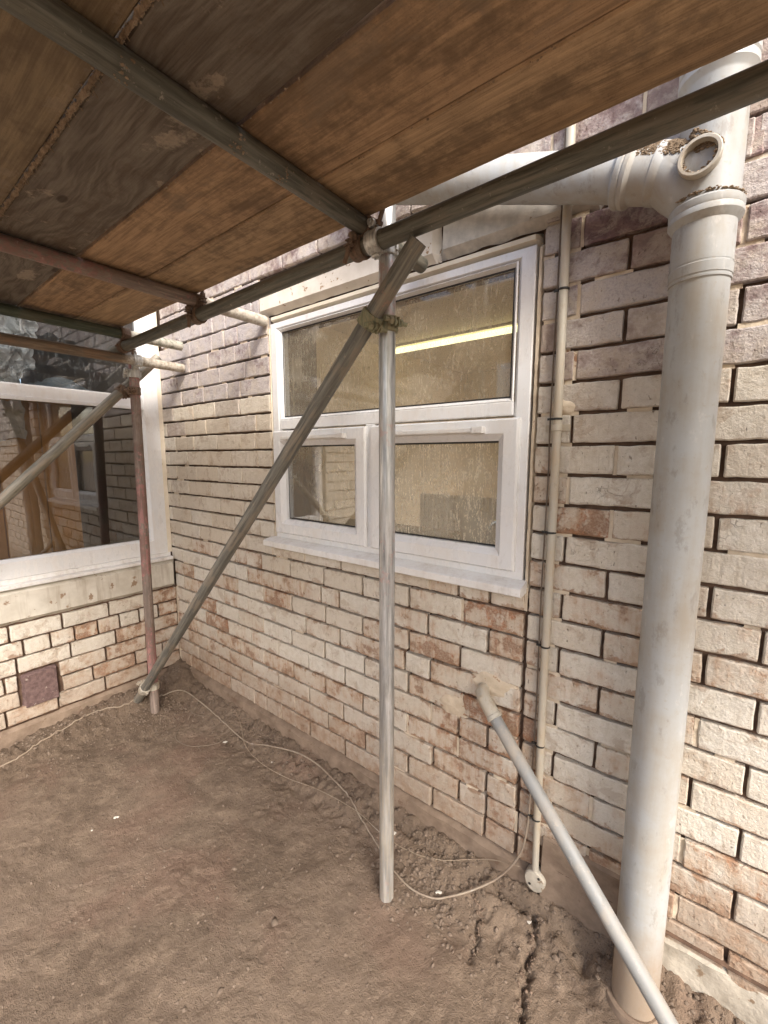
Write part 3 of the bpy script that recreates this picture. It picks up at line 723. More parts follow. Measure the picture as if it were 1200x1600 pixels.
part('panel', shift(rb, (1.25, 1.6, .55)), 'white', rd)
obj('wall_cupboard', shift(B().box(1.72, 1.9, 1.42, 2.18, 2.2, 1.85, .01), (1.95, 2.05, 1.42)), 'unit', label='brown wall cupboard dimly seen through the droplet covered pane', cat='cupboard').location = (1.95, 2.05, 1.42)

# ------------------------------------------------------------------ left wall with the big window
lw = empty('brick_wall', (0, -1, -.15), label='cream painted brick wall on the left below the big dark window', cat='wall'); lo2 = (0, -1, -.15)
def Q(name, b, mat, parent=None, **k): return part(name, shift(b, lo2), mat, parent or lw, **k)
Q('mortar_bed', B().box(-.28, -5, -.35, -.019, .016, .525).box(-.28, -5, 2.62, -.019, .016, 3.1).box(-.28, -5, .525, -.019, -1.302, 2.62), 'mortar')
Q('sealant', B().box(-.060, -.026, .745, -.030, -.0005, 2.6), 'timber_head')
joined([(row, -1.31 - .226 * (k + 1) - (.11 if row % 2 else 0), -1.31 - .226 * k - (.11 if row % 2 else 0)) for row in range(1, 31) for k in range(10)] + [(row, -1.42, -1.31) for row in range(7, 31, 2)], 'L', 'side_bricks', lw, lo2).color = (.2, 0, .2, 0)
LR = {6: [-1.285, -1.06, -.836, -.618, -.394, -.17], 5: [-1.23, -1.12, -1.01, -.9, -.787, -.675, -.567, -.456, -.344, -.235, -.123], 4: [-1.27, -1.045, -.821, -.592, -.371, -.16],
      3: [-1.32, -1.1, -.875, -.654, -.428, -.206], 2: [-1.19, -.965, -.73, -.499, -.275, -.114], 1: [-1.33, -1.11, -.884, -.669, -.444, -.21]}
for row, js in LR.items():
    js = js + [-.003]
    for p, q in zip(js, js[1:]):
        if row in (2, 3) and p < -.655 and q > -.812:      # rough square insert sits here
            if q > -.645: p = -.645
            elif p < -.83: q = -.822
            else: continue
            if q - p < .03: continue
        r = rng.random(); peel = .25 if r < .6 else (.5 if r < .88 else .7)
        if (row, round(p, 2)) in ((5, -.57), (2, -.50), (6, -.17), (5, -.12)): peel = .78
        o = brick_obj(lw, p, q, row, 'L', (peel, 0, rng.uniform(0, .4), 1), rng.uniform(-.001, .003)); o.location.y += 1; o.location.z += .15
def lslab(y0, y1, z0, z1, x0, depth, amp, fr, edge, seed, **k):
    b = slab(y0, y1, z0, z1, 0, depth, amp, fr, edge=edge, seed=seed, **k)
    b.v = [(x0 - v[1], v[0], v[2]) for v in b.v]; return b
Q('cill', lslab(-1.36, .0, .522, .70, .010, .03, .003, 12, .005, 21), 'cill', label='concrete cill under the big window', smooth='auto')
Q('plinth_render', lslab(-1.9, .01, -.3, .0, .006, .05, .010, 9, .008, 23, nv=12), 'plinth', smooth='auto')
Q('rough_block', lslab(-.812, -.657, .062, .252, .009, .03, .003, 60, .006, 25, nu=14, nv=16), 'pebble', label='dark purple rough square block set among the bricks', smooth='auto')
# big window: frame recessed 40 mm
bw = part('window', shift(mitred(-1.30, .745, -.022, 2.60, [(0, -.03), (0, .0), (.004, .004), (.085, .004), (.10, -.012), (.10, -.04)], 'L', y=-.035), lo2), 'upvc', lw, label='large white framed window with dark reflective glass')
def V(name, b, mat, **k): return part(name, shift(b, lo2), mat, bw, **k)
V('transom', B().box(-.09, -1.21, 1.635, -.028, -.118, 1.71, .008), 'upvc')
V('drip_rail', B().box(-.032, -1.21, 1.628, -.018, -.12, 1.648, .003), 'upvc')
V('pane', B().add([(-.058, -1.21, .83), (-.058, -.11, .83), (-.058, -.11, 1.65), (-.058, -1.21, 1.65)], [(0, 1, 2, 3)]), 'glass_dark', label='large lower pane reflecting the brick wall')
V('pane', B().add([(-.058, -1.21, 1.70), (-.058, -.11, 1.70), (-.058, -.11, 2.51), (-.058, -1.21, 2.51)], [(0, 1, 2, 3)]), 'glass_top', label='upper pane with plastic sheeting behind it')
V('sill', B().box(-.10, -1.32, .703, .012, -.012, .722, .004).box(-.10, -1.32, .7225, -.026, -.012, .745, .003), 'upvc_dirty')

# room behind the big window
rr = B(); rr.box(-3.05, -4.2, -.2, -3.0, -.2, 2.7); rr.box(-3.0, -4.2, -.2, -.285, -4.15, 2.7); rr.box(-3.0, -.018, -.2, -.07, .012, 2.7); rr.box(-3.05, -4.2, -.25, -.285, .012, -.2)
obj('dim_room_walls', rr, 'room', kind='structure'); obj('dim_room_ceiling', B().box(-3.05, -4.2, 2.64, -.285, .012, 2.7), 'room', kind='structure')
def crumple(fn, nu, nv, amp, fr, seed, fold=1.0):
    b = B()
    def f(u, v):
        p = Vector(fn(u, v)); q = Vector((p.x * fr, p.y * fr * 1.25, p.z * fr * fold)) + Vector((seed, 0, 0))
        d = Vector((noise.noise(q), noise.noise(q + Vector((31, 0, 0))), noise.noise(q + Vector((0, 47, 0))))) + .5 * Vector((noise.noise(q * 2.7), noise.noise(q * 2.7 + Vector((3, 0, 0))), noise.noise(q * 2.7 + Vector((0, 4, 0)))))
        return p + d * amp
    return b.grid(f, nu, nv)
obj('plastic_sheet', shift(crumple(lambda u, v: (-.20 - .10 * v, -1.15 + .65 * u - .1 * v, 2.30 - .58 * v), 130, 130, .055, 22, 3, .4), (-.2, -.8, 1.7)), 'foil', smooth=True,
    label='crumpled silvery plastic sheeting bundled behind the upper pane of the big window', cat='plastic sheet').location = (-.2, -.8, 1.7)
obj('plastic_sheet', shift(crumple(lambda u, v: (-.22 - .2 * v, -.62 + .42 * u, 1.70 + .12 * math.sin(PI * u) * v), 40, 16, .02, 14, 9), (-.3, -.4, 1.7)), 'bluesheet', smooth=True,
    label='folded blue plastic lying on the transom level behind the big window', cat='plastic sheet').location = (-.3, -.4, 1.7)
obj('dust_sheet', shift(crumple(lambda u, v: (-.24 - .05 * math.sin(9 * u), -1.25 + .62 * u, 1.66 - (.32 + .1 * math.sin(5 * u)) * v), 50, 30, .03, 9, 5), (-.25, -.9, 1.3)), 'clothsheet', smooth=True,
    label='grubby dust sheet hanging behind the top of the big lower pane', cat='dust sheet').location = (-.25, -.9, 1.3)
PL = ['ochre timber panel outside the left picture edge behind the big window', 'second ochre timber panel from the outer end behind the big window', 'ochre timber panel at the left picture edge behind the big lower pane',
      'ochre timber panel under the dust sheet behind the big lower pane', 'ochre timber panel right of the dust sheet behind the big lower pane', 'ochre timber panel nearest the corner behind the big lower pane']
for k, (y0, y1, x) in enumerate(((-1.62, -1.392, -.40), (-1.388, -1.172, -.40), (-1.168, -.942, -.40), (-.938, -.732, -.40), (-.728, -.532, -.40), (-.528, -.37, -.40))):
    obj('timber_panel', shift(B().box(x - .02, y0, -.19, x, y1, 1.75, .003), (x, (y0 + y1) / 2, -.19)), 'ochre',
        label=PL[k], cat='timber panel', group='ochre timber panels behind the big window').location = (x, (y0 + y1) / 2, -.19)

# ------------------------------------------------------------------ soil pipe
SX, SY = 2.636, -.09; R0 = .0545
sp = empty('soil_pipe', (SX, SY, -.15), label='thick cream painted soil pipe standing against the wall with a branch at its top', cat='drain pipe'); so = (SX, SY, -.15)
def T(name, b, mat='soil', **k): return part(name, shift(b, so), mat, sp, smooth='auto', **k)
T('pipe', B().lathe([(R0, -.20), (R0, 1.84)], (SX, SY, 0), seg=48))
T('collar', B().lathe([(R0, 1.722), (.0572, 1.723), (.0572, 1.727), (.0560, 1.728), (.0560, 1.731), (.0574, 1.732), (.0578, 1.752), (.0560, 1.754), (.0560, 1.757), (R0, 1.760)], (SX, SY, 0), seg=48))
T('socket', B().lathe([(.0565, 1.757), (.0565, 1.835), (.0625, 1.842), (.0665, 1.848), (.0665, 1.856), (.0650, 1.860), (.0665, 1.864), (.0665, 1.874), (.062, 1.879), (.0555, 1.880)], (SX, SY, 0), seg=48))
T('base_socket', B().lathe([(.072, -.2), (.072, -.118), (.069, -.112), (.060, -.110), (.0545, -.112)], (SX, SY, 0), seg=40), 'plinth')
T('branch_body', B().lathe([(.0575, 1.872), (.0575, 2.10), (.060, 2.105), (.067, 2.115), (.067, 2.128), (.0645, 2.132), (.067, 2.136), (.067, 2.150), (.062, 2.156), (.0545, 2.157), (.0545, 3.0)], (SX, SY, 0), seg=48))
ax = Vector((-.949, 0, .315)).normalized()
c0 = Vector((SX, SY, 1.945))
# swept throat into the stack
T('branch', B().tube([(SX, SY, 1.885), (SX - .018, SY, 1.905), (SX - .045, SY, 1.935), c0 + ax * .075 + Vector((0, 0, -.004)), c0 + ax * .105], [.050, .053, .0555, .0565, .0575], 40, caps=False))
T('branch', B().tube([c0 + ax * -.01, c0 + ax * .11], .0565, 40, caps=False))
T('branch_socket', B().lathe([(.0565, .085), (.0600, .092), (.0600, .104), (.0582, .107), (.0582, .142), (.062, .147), (.0665, .151), (.0665, .159), (.0645, .162), (.0665, .165), (.0665, .175), (.062, .180), (.054, .181)], c0, ax, 44))
T('branch_pipe', B().lathe([(R0, .10), (R0, 1.15)], c0, ax, 44))
bx = Vector((-.10, -.99, .04)).normalized(); bc = Vector((SX - .008, SY, 1.945))
T('boss', B().lathe([(.0345, .03), (.0345, .058), (.0365, .060), (.0375, .068), (.0375, .074), (.0355, .076), (.0305, .076), (.0295, .070), (.0295, .045)], bc, bx, 36), 'conduit')
T('boss_plug', B().lathe([(.0296, .046), (.02, .048), (.0001, .049)], bc, bx, 30))
def crumbs(n, fn, r0, r1):
    b = B()
    for _ in range(n): b.rock(fn(), rng.uniform(r0, r1))
    return b
def on_branch():
    t = rng.uniform(.015, .13); a = rng.uniform(.25, 1.0 + .35 * (t > .05))
    side = Vector((0, -1, 0)); upv = ax.cross(side); upv = upv if upv.z > 0 else -upv
    return c0 + ax * (t + .02 * rng.random()) + (upv * math.cos(a) + side * math.sin(a)) * (.0578)
def on_body():
    a = rng.uniform(-2.9, -1.2); h = rng.uniform(0, 1)
    return Vector((SX + math.cos(a) * .0585, SY + math.sin(a) * .0585, 1.965 + .05 * h * (1 - abs(a + 2.05) / 1.0)))
def on_collar():
    a = rng.uniform(0, 2 * PI); r = rng.uniform(.058, .0645); return Vector((SX + math.cos(a) * r, SY + math.sin(a) * r, 1.879 + .004 * rng.random() + .006 * max(0, math.cos(a + 2.2))))
def in_boss():
    side = bx.cross(Vector((0, 0, 1))).normalized(); upv = side.cross(bx); a = rng.uniform(PI * .95, PI * 2.05) ; r = rng.uniform(.0245, .0285)
    return bc + bx * rng.uniform(.047, .074) + side * math.cos(a) * r + upv * math.sin(a) * r
cr = crumbs(1500, on_branch, .0012, .0034)
cr2 = crumbs(600, on_body, .0015, .0036); cr.add(cr2.v, cr2.f)
cr3 = crumbs(300, on_collar, .0016, .0034); cr.add(cr3.v, cr3.f); cr4 = crumbs(130, in_boss, .0016, .003); cr.add(cr4.v, cr4.f)
part('mortar_crumbs', shift(cr, so), 'crumb', sp, kind='stuff')

# waste pipe leaving the wall
wp = empty('waste_pipe', (2.14, 0, .56), label='thin grey waste pipe slanting from the wall down across the soil pipe', cat='waste pipe'); wo2 = (2.14, 0, .56)
WS = Vector((2.152, -.045, .562)); WE = Vector((2.7075, -.255, .085)); wd = (WE - WS).normalized()
WF = WS + wd * ((WS.z + .17) / -wd.z)
part('pipe', shift(B().tube([WS + wd * .03, WF], .0200, 28), wo2), 'waste', wp, smooth='auto')
el = [(2.136, .02, .572), (2.137, -.012, .571), (2.140, -.028, .568)] + [WS + wd * t for t in (.004, .04, .062)]
part('elbow', shift(B().tube(el, [.0215, .0215, .0225, .0228, .0232, .0232], 24), wo2), 'conduit', wp, smooth='auto')
part('collar', shift(B().lathe([(.0232, 0), (.0252, .002), (.0252, .012), (.0215, .014)], WS + wd * .058, wd, 28), wo2), 'conduit', wp, smooth='auto')

# conduit with clips and its cover box
cx = 2.334
cn = empty('conduit', (cx, -.02, 0), label='slim cream conduit running up the wall between window and soil pipe', cat='conduit'); co = (cx, -.02, 0)
cp = [(cx - .004, -.020, 2.9), (cx - .003, -.020, 2.2), (cx, -.021, 1.7), (cx + .002, -.020, 1.2), (cx + .001, -.022, .7), (cx + .003, -.020, .20)]
part('pipe', shift(B().tube(cp, .0118, 20), co), 'conduit', cn, smooth='auto')
part('pipe', shift(B().tube([(cx + .003, -.020, .22), (cx + .005, -.020, .02)], .0105, 18), co), 'conduit', cn, smooth='auto')
for z in (1.80, 1.455, 1.13, .78, .455, .20): part('cable_tie', shift(B().lathe([(.0128, 0), (.0142, .001), (.0142, .005), (.0128, .006)], (cx, -.021, z), (0, 0, 1), 20).box(cx - .026, -.024, z, cx - .012, -.020, z + .006), co), 'black', cn)
sd2 = B().lathe([(.0125, 0), (.0150, .001), (.0150, .016), (.0125, .017)], (cx, -.021, 1.425), (0, 0, 1), 20).box(cx - .034, -.010, 1.424, cx + .034, -.004, 1.443, .002)
part('saddle_clip', shift(sd2, co), 'conduit', cn, smooth='auto')
bxx = B().lathe([(.033, 0), (.033, .026), (.030, .031), (.0001, .032)], (cx + .006, .004, -.018), (0, -1, 0), 24)
bxx.v = [(x, y, z if z > -.02 else z * 1.25 + .005) for x, y, z in bxx.v]
part('cover_box', shift(bxx, co), 'plinth_pale', cn, smooth='auto', label='round dusty cover box at the foot of the conduit')
for a in (.9, 4.0): part('screw', shift(B().lathe([(.004, 0), (.004, .002), (.0001, .003)], (cx + .006 + .022 * math.cos(a), -.027, -.018 + .022 * math.sin(a)), (0, -1, 0), 10), co), 'black', cn)

# ------------------------------------------------------------------ cables
def smooth_path(pts, n=8):
    out = []; P_ = [Vector(p) for p in pts]
    for i in range(len(P_) - 1):
        a, b, c, d = P_[max(i - 1, 0)], P_[i], P_[i + 1], P_[min(i + 2, len(P_) - 1)]
        for k in range(n):
            t = k / n; out.append(.5 * ((2 * b) + (c - a) * t + (2 * a - 5 * b + 4 * c - d) * t * t + (3 * b - a - 3 * c + d) * t ** 3))
    out.append(P_[-1]); return out
def cable(name, pts, r, mat, label, lift=True, group=None, air=()):
    pp = []
    for i, p in enumerate(smooth_path(pts)):
        if lift and i // 8 not in air: p.z = max(p.z, ground_z(p.x, p.y) + r * .6)
        pp.append(p)
    o0 = Vector(pp[len(pp) // 2]); return obj(name, shift(B().tube(pp, r, 8), o0), mat, smooth=True, label=label, cat='cable', group=group)
def fix(o, pts): return o
def put_cable(*a, **k):
    o = cable(*a, **k); pts = smooth_path(a[1]); o.location = pts[len(pts) // 2]
    return o
_oc = cable
def cable2(name, pts, r, mat, label, lift=True):
    pp = []
    for p in smooth_path(pts):
        if lift: p.z = max(p.z, ground_z(p.x, p.y) + r * .6) if p.z < .02 else p.z
        pp.append(p)
    o0 = pp[len(pp) // 2].copy()
    o = obj(name, shift(B().tube(pp, r, 8), o0), mat, smooth=True, label=label, cat='cable'); o.location = o0; return o
cable2('cable', [(.111, -.944, -.119), (.11, -.872, -.114), (.084, -.789, -.098), (.073, -.677, -.084), (.060, -.582, -.07), (.068, -.494, -.07), (.112, -.396, -.093), (.13, -.33, -.10)], .0034, 'cable',
       'dusty cable lying along the foot of the left wall')
cable2('cable', [(.15, -.26, -.11), (.138, -.192, -.10), (.192, -.10, -.09), (.413, -.09, -.10), (.65, -.099, -.118), (.879, -.111, -.125), (1.013, -.085, -.10), (1.195, -.05, -.075), (1.33, -.045, -.07),
       (1.43, -.05, -.085), (1.548, -.070, -.095), (1.692, -.115, -.128), (1.791, -.148, -.14), (1.871, -.182, -.141), (1.971, -.202, -.141), (2.052, -.186, -.139), (2.098, -.158, -.128), (2.165, -.110, -.098), (2.235, -.060, -.045),
       (2.290, -.030, .05), (2.308, -.022, .16), (2.312, -.018, .30)], .0033, 'cable_mid', 'long pale cable trailing over the dirt from the corner to the conduit foot')
cable2('cable', [(2.312, -.018, .30), (2.315, -.016, .6), (2.313, -.016, .95), (2.316, -.015, 1.3), (2.314, -.016, 1.45), (2.316, -.016, 1.9), (2.316, -.016, 2.25), (2.318, -.016, 2.7)], .0022, 'cable_dark',
       'black cable strapped to the left side of the conduit', lift=False)
cable2('cable', [(.36, -.085, -.108), (.40, -.13, -.12), (.418, -.18, -.141), (.474, -.263, -.141), (.539, -.314, -.141), (.629, -.308, -.141), (.692, -.272, -.141), (.748, -.197, -.141), (.749, -.123, -.13), (.72, -.09, -.11),
       (.55, -.11, -.12), (.42, -.15, -.13), (.30, -.13, -.12)], .0019, 'cable_dark', 'thin dark loop of wire curled on the dirt near the corner')
cable2('cable', [(.637, -.03, -.073), (.70, -.045, -.08), (.786, -.077, -.10), (.889, -.127, -.127), (1.035, -.15, -.137), (1.223, -.14, -.135), (1.412, -.11, -.12), (1.626, -.10, -.109), (1.778, -.11, -.122), (1.903, -.103, -.124),
       (2.021, -.080, -.103), (2.12, -.04, -.07), (2.20, -.028, -.03), (2.29, -.024, .0)], .0016, 'cable', 'thin wire running along the foot of the main wall')

# ------------------------------------------------------------------ scaffold
sc = empty('scaffold', (1.925, -.275, -.145), label='galvanised tube scaffold with clamps holding up the timber deck', cat='scaffold'); sco = (1.925, -.275, -.145)
RT = .02415
def tube(name, a, b, mat, label=None, hollow=.86):
    a, b = Vector(a), Vector(b); L = (b - a).length
    g = B().tube([(0, 0, L * k / 6) for k in range(7)], RT, 28, hollow=hollow)
    o = obj(name, g, mat, sc, smooth='auto', label=label)
    o.location = a - Vector(sco); o.rotation_euler = (b - a).to_track_quat('Z', 'Y').to_euler(); return o
tube('standard', (1.925, -.275, -.17), (1.925, -.275, 2.22), 'galv_bright', 'bright upright tube in the middle')
tube('standard', (.243, -.287, -.19), (.208, -.250, 1.86), 'red_standard', 'leaning upright in the corner with faded red paint')
tube('ledger', (.15, -.325, 1.900), (3.6, -.325, 1.952), 'galv_dark', 'long dark horizontal tube parallel to the main wall')
tube('transom', (1.888, -.040, 1.972), (1.903, -2.2, 1.972), 'galv_dark', 'thick looking grey tube crossing under the boards nearest the camera')
tube('transom', (1.018, -.010, 1.966), (1.010, -2.2, 1.966), 'red_tube', 'faded pink tube crossing under the boards')
tube('transom', (.318, -.040, 1.957), (.285, -2.2, 1.968), 'green_tube', 'dark green tube crossing under the far end of the boards')
tube('guard_tube', (.268, -.012, 1.850), (.262, -2.2, 1.850), 'rusty', 'weathered brown tube running along the left window')
b0, b1 = Vector((.09, -.330, -.105)), Vector((2.066, -.332, 1.887))
tube('brace', b0, b1, 'brace_grey', 'long diagonal brace in front of the main window')
tube('brace', (.168, -.10, 1.905), (.172, -1.95, .02), 'brace_brown', 'shorter diagonal brace in front of the left window')

def coupler(pos, ax1, ax2, mat, bolt=.062, side=1, label=None):
    """right-angle or swivel coupler: two hinged bands round two tubes, each with its bolt"""
    p1, p2 = [Vector(p) for p in pos]; a1, a2 = Vector(ax1).normalized(), Vector(ax2).normalized()
    link = (p2 - p1); ln = link.normalized() if link.length > 1e-4 else a1.cross(a2).normalized()
    loc = (p1 + p2) / 2
    g = B()
    for p, a, s in ((p1, a1, 1), (p2, a2, -1)):
        out = (-ln if s == 1 else ln)
        w = .021
        g.lathe([(RT + .0008, -w), (RT + .0065, -w * .95), (RT + .0078, -w * .6), (RT + .0060, 0), (RT + .0078, w * .6), (RT + .0065, w * .95), (RT + .0008, w)], p, a, 28)
    # web between the two bands
    m = (p1 + p2) / 2; t1 = a1; t2 = ln.cross(a1).normalized(); h = max(.003, (link.length - 2 * RT) / 2 + .002)
    q = [m + t1 * sx * .014 + t2 * sy * .014 + ln * sz * h for sx in (-1, 1) for sy in (-1, 1) for sz in (-1, 1)]
    g.add(q, [(0, 1, 3, 2), (4, 6, 7, 5), (0, 4, 5, 1), (2, 3, 7, 6), (0, 2, 6, 4), (1, 5, 7, 3)])
    flaps = []
    for p, a, s in ((p1, a1, side), (p2, a2, side)):
        d = ln.cross(a).normalized() * s
        e = p + d * (RT + .012)
        # hinge knuckle one side, bolt lug the other
        g.tube([p - d * (RT + .009) - a * .012, p - d * (RT + .009) + a * .012], .0060, 12)
        nn = ln
        for sgn in (-1, 1):
            lug = e + nn * sgn * .0065
            q = [lug + d * sx * .014 + a * sy * .013 + nn * sz * .0020 for sx in (-1, 1) for sy in (-1, 1) for sz in (-1, 1)]
            g.add(q, [(0, 1, 3, 2), (4, 6, 7, 5), (0, 4, 5, 1), (2, 3, 7, 6), (0, 2, 6, 4), (1, 5, 7, 3)])
        flaps.append((e + d * .004, nn, a, d))
    o = obj('coupler', shift(g, loc), mat, sc, smooth='auto', label=label); o.location = loc - Vector(sco)
    for e, nn, a, d in flaps:
        bg = B().tube([e - nn * (bolt * .5), e + nn * (bolt * .5)], .0062, 10)
        bg.lathe([(.0001, 0), (.0115, 0), (.0120, .002), (.0120, .010), (.0105, .012), (.0062, .012)], e + nn * .012, nn, 6)
        bg.lathe([(.0001, 0), (.0100, 0), (.0100, .007), (.0001, .008)], e - nn * .020, nn, 10)
        bo = obj('bolt', shift(bg, loc), mat, o, smooth='auto')
    return o
zL = lambda x: 1.900 + (x - .15) * .052 / 3.45
LX = (1, 0, .015)
coupler(((1.925, -.275, zL(1.925) - .0), (1.925, -.325, zL(1.925))), (0, 0, 1), LX, 'coupler', label='shiny clamp joining the middle upright and the long ledger')
o = coupler(((1.868, -.325, zL(1.868)), (1.890, -.325, 1.972)), LX, (0, 1, 0), 'coupler_rust', side=-1, bolt=.105)
coupler(((1.01, -.325, zL(1.01)), (1.0105, -.325, 1.966)), LX, (0, 1, 0), 'coupler_rust', side=-1, bolt=.105)
coupler(((.30, -.325, zL(.30)), (.314, -.325, 1.959)), LX, (0, 1, 0), 'coupler_rust', side=1)
t_ = (1.728 - b0.z) / (b1.z - b0.z); bp = b0.lerp(b1, t_)
coupler(((1.925, -.275, bp.z - .004), (bp.x, bp.y, bp.z)), (0, 0, 1), b1 - b0, 'coupler_green', side=-1, bolt=.075, label='green tinted swivel clamp holding the long brace')
coupler(((.210, -.253, 1.79), (.265, -.256, 1.850)), (0, 0, 1), (0, 1, 0), 'coupler')
coupler(((.213, -.257, 1.70), (.169, -.30, 1.70)), (0, 0, 1), (0, -1, -1.02), 'coupler_rust', side=-1, label='rusty swivel clamp holding the shorter brace')
t_ = (.045 - b0.z) / (b1.z - b0.z); bp = b0.lerp(b1, t_)
coupler(((.240, -.283, .045), tuple(bp)), (0, 0, 1), b1 - b0, 'galv_pale', side=1, label='cement covered clamp low down in the corner')

# ------------------------------------------------------------------ scaffold boards
SEAMS = [-.326, -.520, -.727, -.942, -1.150, -1.36, -1.57]
BC = [((.52, .355, .205), .15, 'orange brown scaffold board nearest the wall'),
      ((.46, .30, .17), .2, 'second scaffold board from the wall with dark stains'),
      ((.19, .16, .125), 1.0, 'dark weathered scaffold board with cement splashes, third from the wall'),
      ((.25, .185, .11), .35, 'dull brown scaffold board fourth from the wall beyond the crumbling gap'),
      ((.25, .18, .11), .3, 'scaffold board fifth from the wall at the top left corner'),
      ((.28, .2, .12), .3, 'scaffold board furthest from the wall over the camera')]
for i, (c, al, lab) in enumerate(BC):
    y1, y0 = SEAMS[i] , SEAMS[i + 1]
    gap = .006 if i != 2 else .010
    x0, x1 = .255 + rng.uniform(-.02, .0), 3.9
    nu, L = 90, x1 - x0; yb, yt = y0 + gap * .5, y1 - gap * .5; z0, zt = 1.9915 + rng.uniform(0, .002), 2.030
    b = B(); r = .004
    prof = [(yb + r, z0), (yt - r, z0), (yt, z0 + r), (yt, zt - r), (yt - r, zt), (yb + r, zt), (yb, zt - r), (yb, z0 + r)]
    for k in range(nu + 1):
        x = x0 + L * k / nu
        sag = .0015 * noise.noise(Vector((x * 1.5, i * 7, 0)))
        for j, (y, z) in enumerate(prof):
            wv = .0022 * noise.noise(Vector((x * 6, i * 3 + (y > (yb + yt) / 2) * 9, 0)))
            b.v.append((x, y + wv, z + sag))
    for k in range(nu):
        for j in range(8): b.f.append((k * 8 + j, k * 8 + (j + 1) % 8, (k + 1) * 8 + (j + 1) % 8, (k + 1) * 8 + j)[::-1])
    b.f.append(tuple(range(8))); b.f.append(tuple(nu * 8 + j for j in range(8))[::-1])
    lc = (x0, (y0 + y1) / 2, z0)
    o = obj('scaffold_board', shift(b, lc), 'board', label=lab, cat='scaffold board', group='boards of the scaffold deck', smooth='auto'); o.location = lc; o.color = (*c, al)
# debris squeezed out of the gap between third and fourth board
cb = B()
cb.grid(lambda u, v: (.5 + 2.0 * u, -.942 + (v - .5) * (.009 + .012 * noise.noise(Vector((u * 110, v * 3, 1)))) + .002 * noise.noise(Vector((u * 300, 2, 5))), 1.9905 - .005 * math.sin(PI * v) + (.004 * noise.noise(Vector((u * 500, v * 9, 7))) - .0015 * (rng.random() < .2))), 1100, 5, flip=True)
for _ in range(500):
    x = rng.uniform(.9, 2.4); cb.rock((x, -.942 + rng.gauss(0, .0045), 1.990 + rng.uniform(-.002, .006)), rng.uniform(.001, .0026))
for _ in range(70):
    x = rng.uniform(.9, 2.4); y = -.942 + rng.gauss(.002, .004); cb.tube([(x, y, 1.992), (x + rng.uniform(-.004, .004), y + rng.uniform(-.012, .012), 1.992 - rng.uniform(.004, .012))], .0009, 4)
for s_ in (-.52, -.727):
    for _ in range(90):
        x = rng.uniform(.5, 2.5); cb.rock((x, s_ + rng.gauss(0, .003), 1.991), rng.uniform(.001, .0026))
obj('gap_crumbs', cb, 'crumb', kind='stuff')
# cement dabs on the tubes
db = B()
for (x, ylist) in ((1.902, (-.62, -.735, -.94)), (1.010, (-.53, -.727, -.94)), (.30, (-.52, -.73))):
    for yy in ylist:
        for _ in range(26): a = rng.uniform(PI * 1.05, PI * 1.95); db.rock((x + math.cos(a) * RT, yy + rng.gauss(0, .008), 1.97 + math.sin(a) * RT), rng.uniform(.0012, .003))
obj('cement_dabs', db, 'crumb', kind='stuff')

# ------------------------------------------------------------------ small things on the ground
st = B()
for _ in range(2600):
    x = rng.uniform(.02, 3.0); y = -abs(rng.expovariate(3.2)) - .01
    if rng.random() < .45: y = rng.uniform(-1.35, -.02)
    if rng.random() < .15: x = abs(rng.gauss(0, .2)) + .02; y = rng.uniform(-.9, -.02)
    if y < -1.4: continue
    r = rng.choice([.0014, .002, .0026, .0035, .005]) * rng.uniform(.7, 1.3)
    st.rock((x, y, ground_z(x, y) + r * .2), r)
for _ in range(1500):                                # crumbs banked against the walls
    if rng.random() < .75: x = rng.uniform(.3, 3.0); y = -.015 - abs(rng.gauss(0, .06))
    else: x = .015 + abs(rng.gauss(0, .06)); y = rng.uniform(-1.1, -.05)
    r = rng.choice([.002, .003, .004, .006, .0085]) * rng.uniform(.7, 1.2); st.rock((x, y, ground_z(x, y) + r * .2), r)
for _ in range(300):                                 # clods between the middle upright and the wall
    x = 1.98 + rng.gauss(0, .13); y = -.17 + rng.gauss(0, .07)
    if y > -.02: continue
    r = rng.uniform(.003, .009); st.rock((x, y, ground_z(x, y) + r * .15), r)
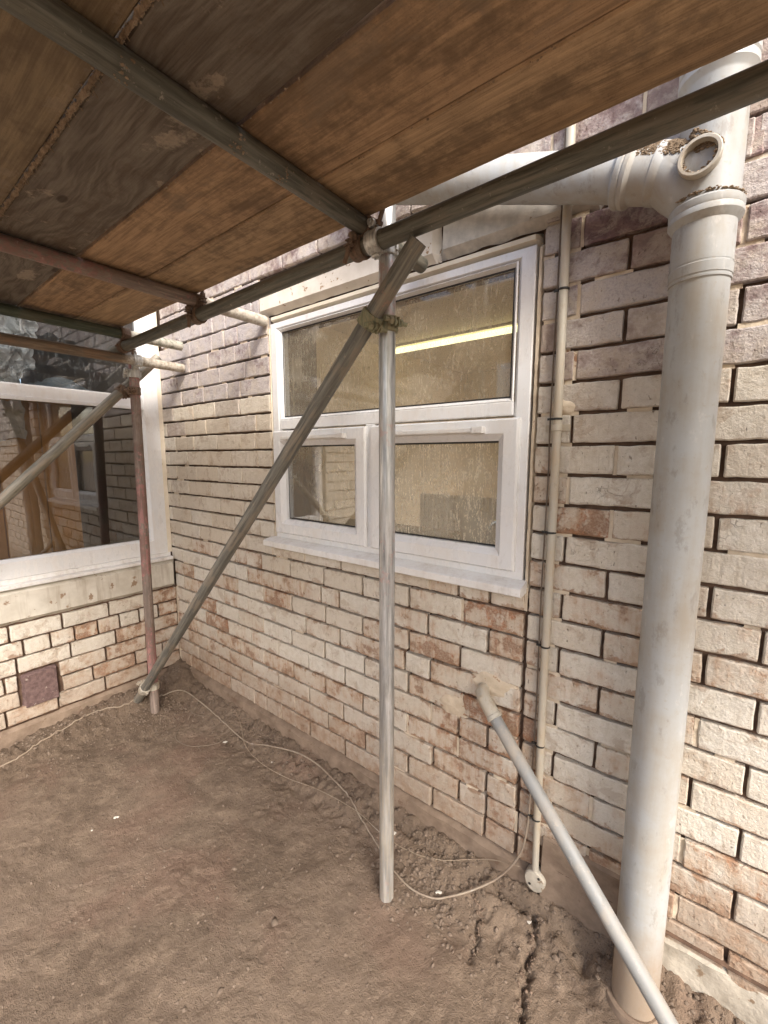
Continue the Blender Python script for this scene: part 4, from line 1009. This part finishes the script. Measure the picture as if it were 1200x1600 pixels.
for _ in range(420):                                 # rubble heap in the corner
    x = .20 + rng.gauss(0, .10); y = -.27 + rng.gauss(0, .09)
    if x < .02 or y > -.02: continue
    r = rng.uniform(.002, .007); st.rock((x, y, ground_z(x, y) + r * .3), r)
obj('grit', st, 'clod', kind='stuff')
sk = B()
for pl, n in ((CREV, 260), (CREV2, 90)):
    for _ in range(n):
        k = rng.randrange(len(pl) - 1); t = rng.random(); x = pl[k][0] * (1 - t) + pl[k + 1][0] * t + rng.gauss(0, .008); y = pl[k][1] * (1 - t) + pl[k + 1][1] * t + rng.gauss(0, .006)
        r = rng.uniform(.002, .0055); sk.rock((x, y, ground_z(x, y) + r * .3), r)
obj('crevice_grit', sk, 'crumb_dark', kind='stuff')
def flake(x, y, r, lab, grp=None):
    b = B().rock((0, 0, 0), r); b.v = [(v[0] * 1.3, v[1], v[2] * .35) for v in b.v]
    if r > .006:
        q = B().rock((r * 1.3, r * .7, .001), r * .6); b.add(q.v, q.f)
    o = obj('paint_chip', b, 'flake', label=lab, cat='paint chip', group=grp); o.location = (x, y, ground_z(x, y) + r * .25); o.rotation_euler = (0, 0, rng.uniform(0, 6))
flake(1.815, -.085, .008, 'white paint chip on the dirt left of the middle upright')
flake(2.060, -.152, .007, 'white paint chip pair beside the pale cable loop')
flake(.825, -.711, .007, 'oval white chip alone on the open dirt at the left')
flake(.825, -.795, .0045, 'small white chip just left of the oval chip')
flake(2.345, -.075, .006, 'pale chip at the top of the dark crevice by the plinth')
flake(.77, -.165, .007, 'pale sliver lying on the dirt beside the wire loop')
flake(1.10, -.12, .004, 'tiny pale chip on the dirt below the cable bend')
def pebble(x, y, r, lab):
    b = B().rock((0, 0, 0), r); b.v = [(v[0], v[1], v[2] * .7) for v in b.v]; o = obj('pebble', b, 'clod', label=lab, cat='pebble', smooth=True); o.location = (x, y, ground_z(x, y) + r * .1)
pebble(1.712, -.767, .010, 'round tan pebble pressed into the dirt at the bottom left')
pebble(1.685, -.557, .016, 'flat round stone sunk in the dirt in front of the middle upright')
pebble(1.80, -.07, .009, 'small orange brown stone beside the trailing cable')
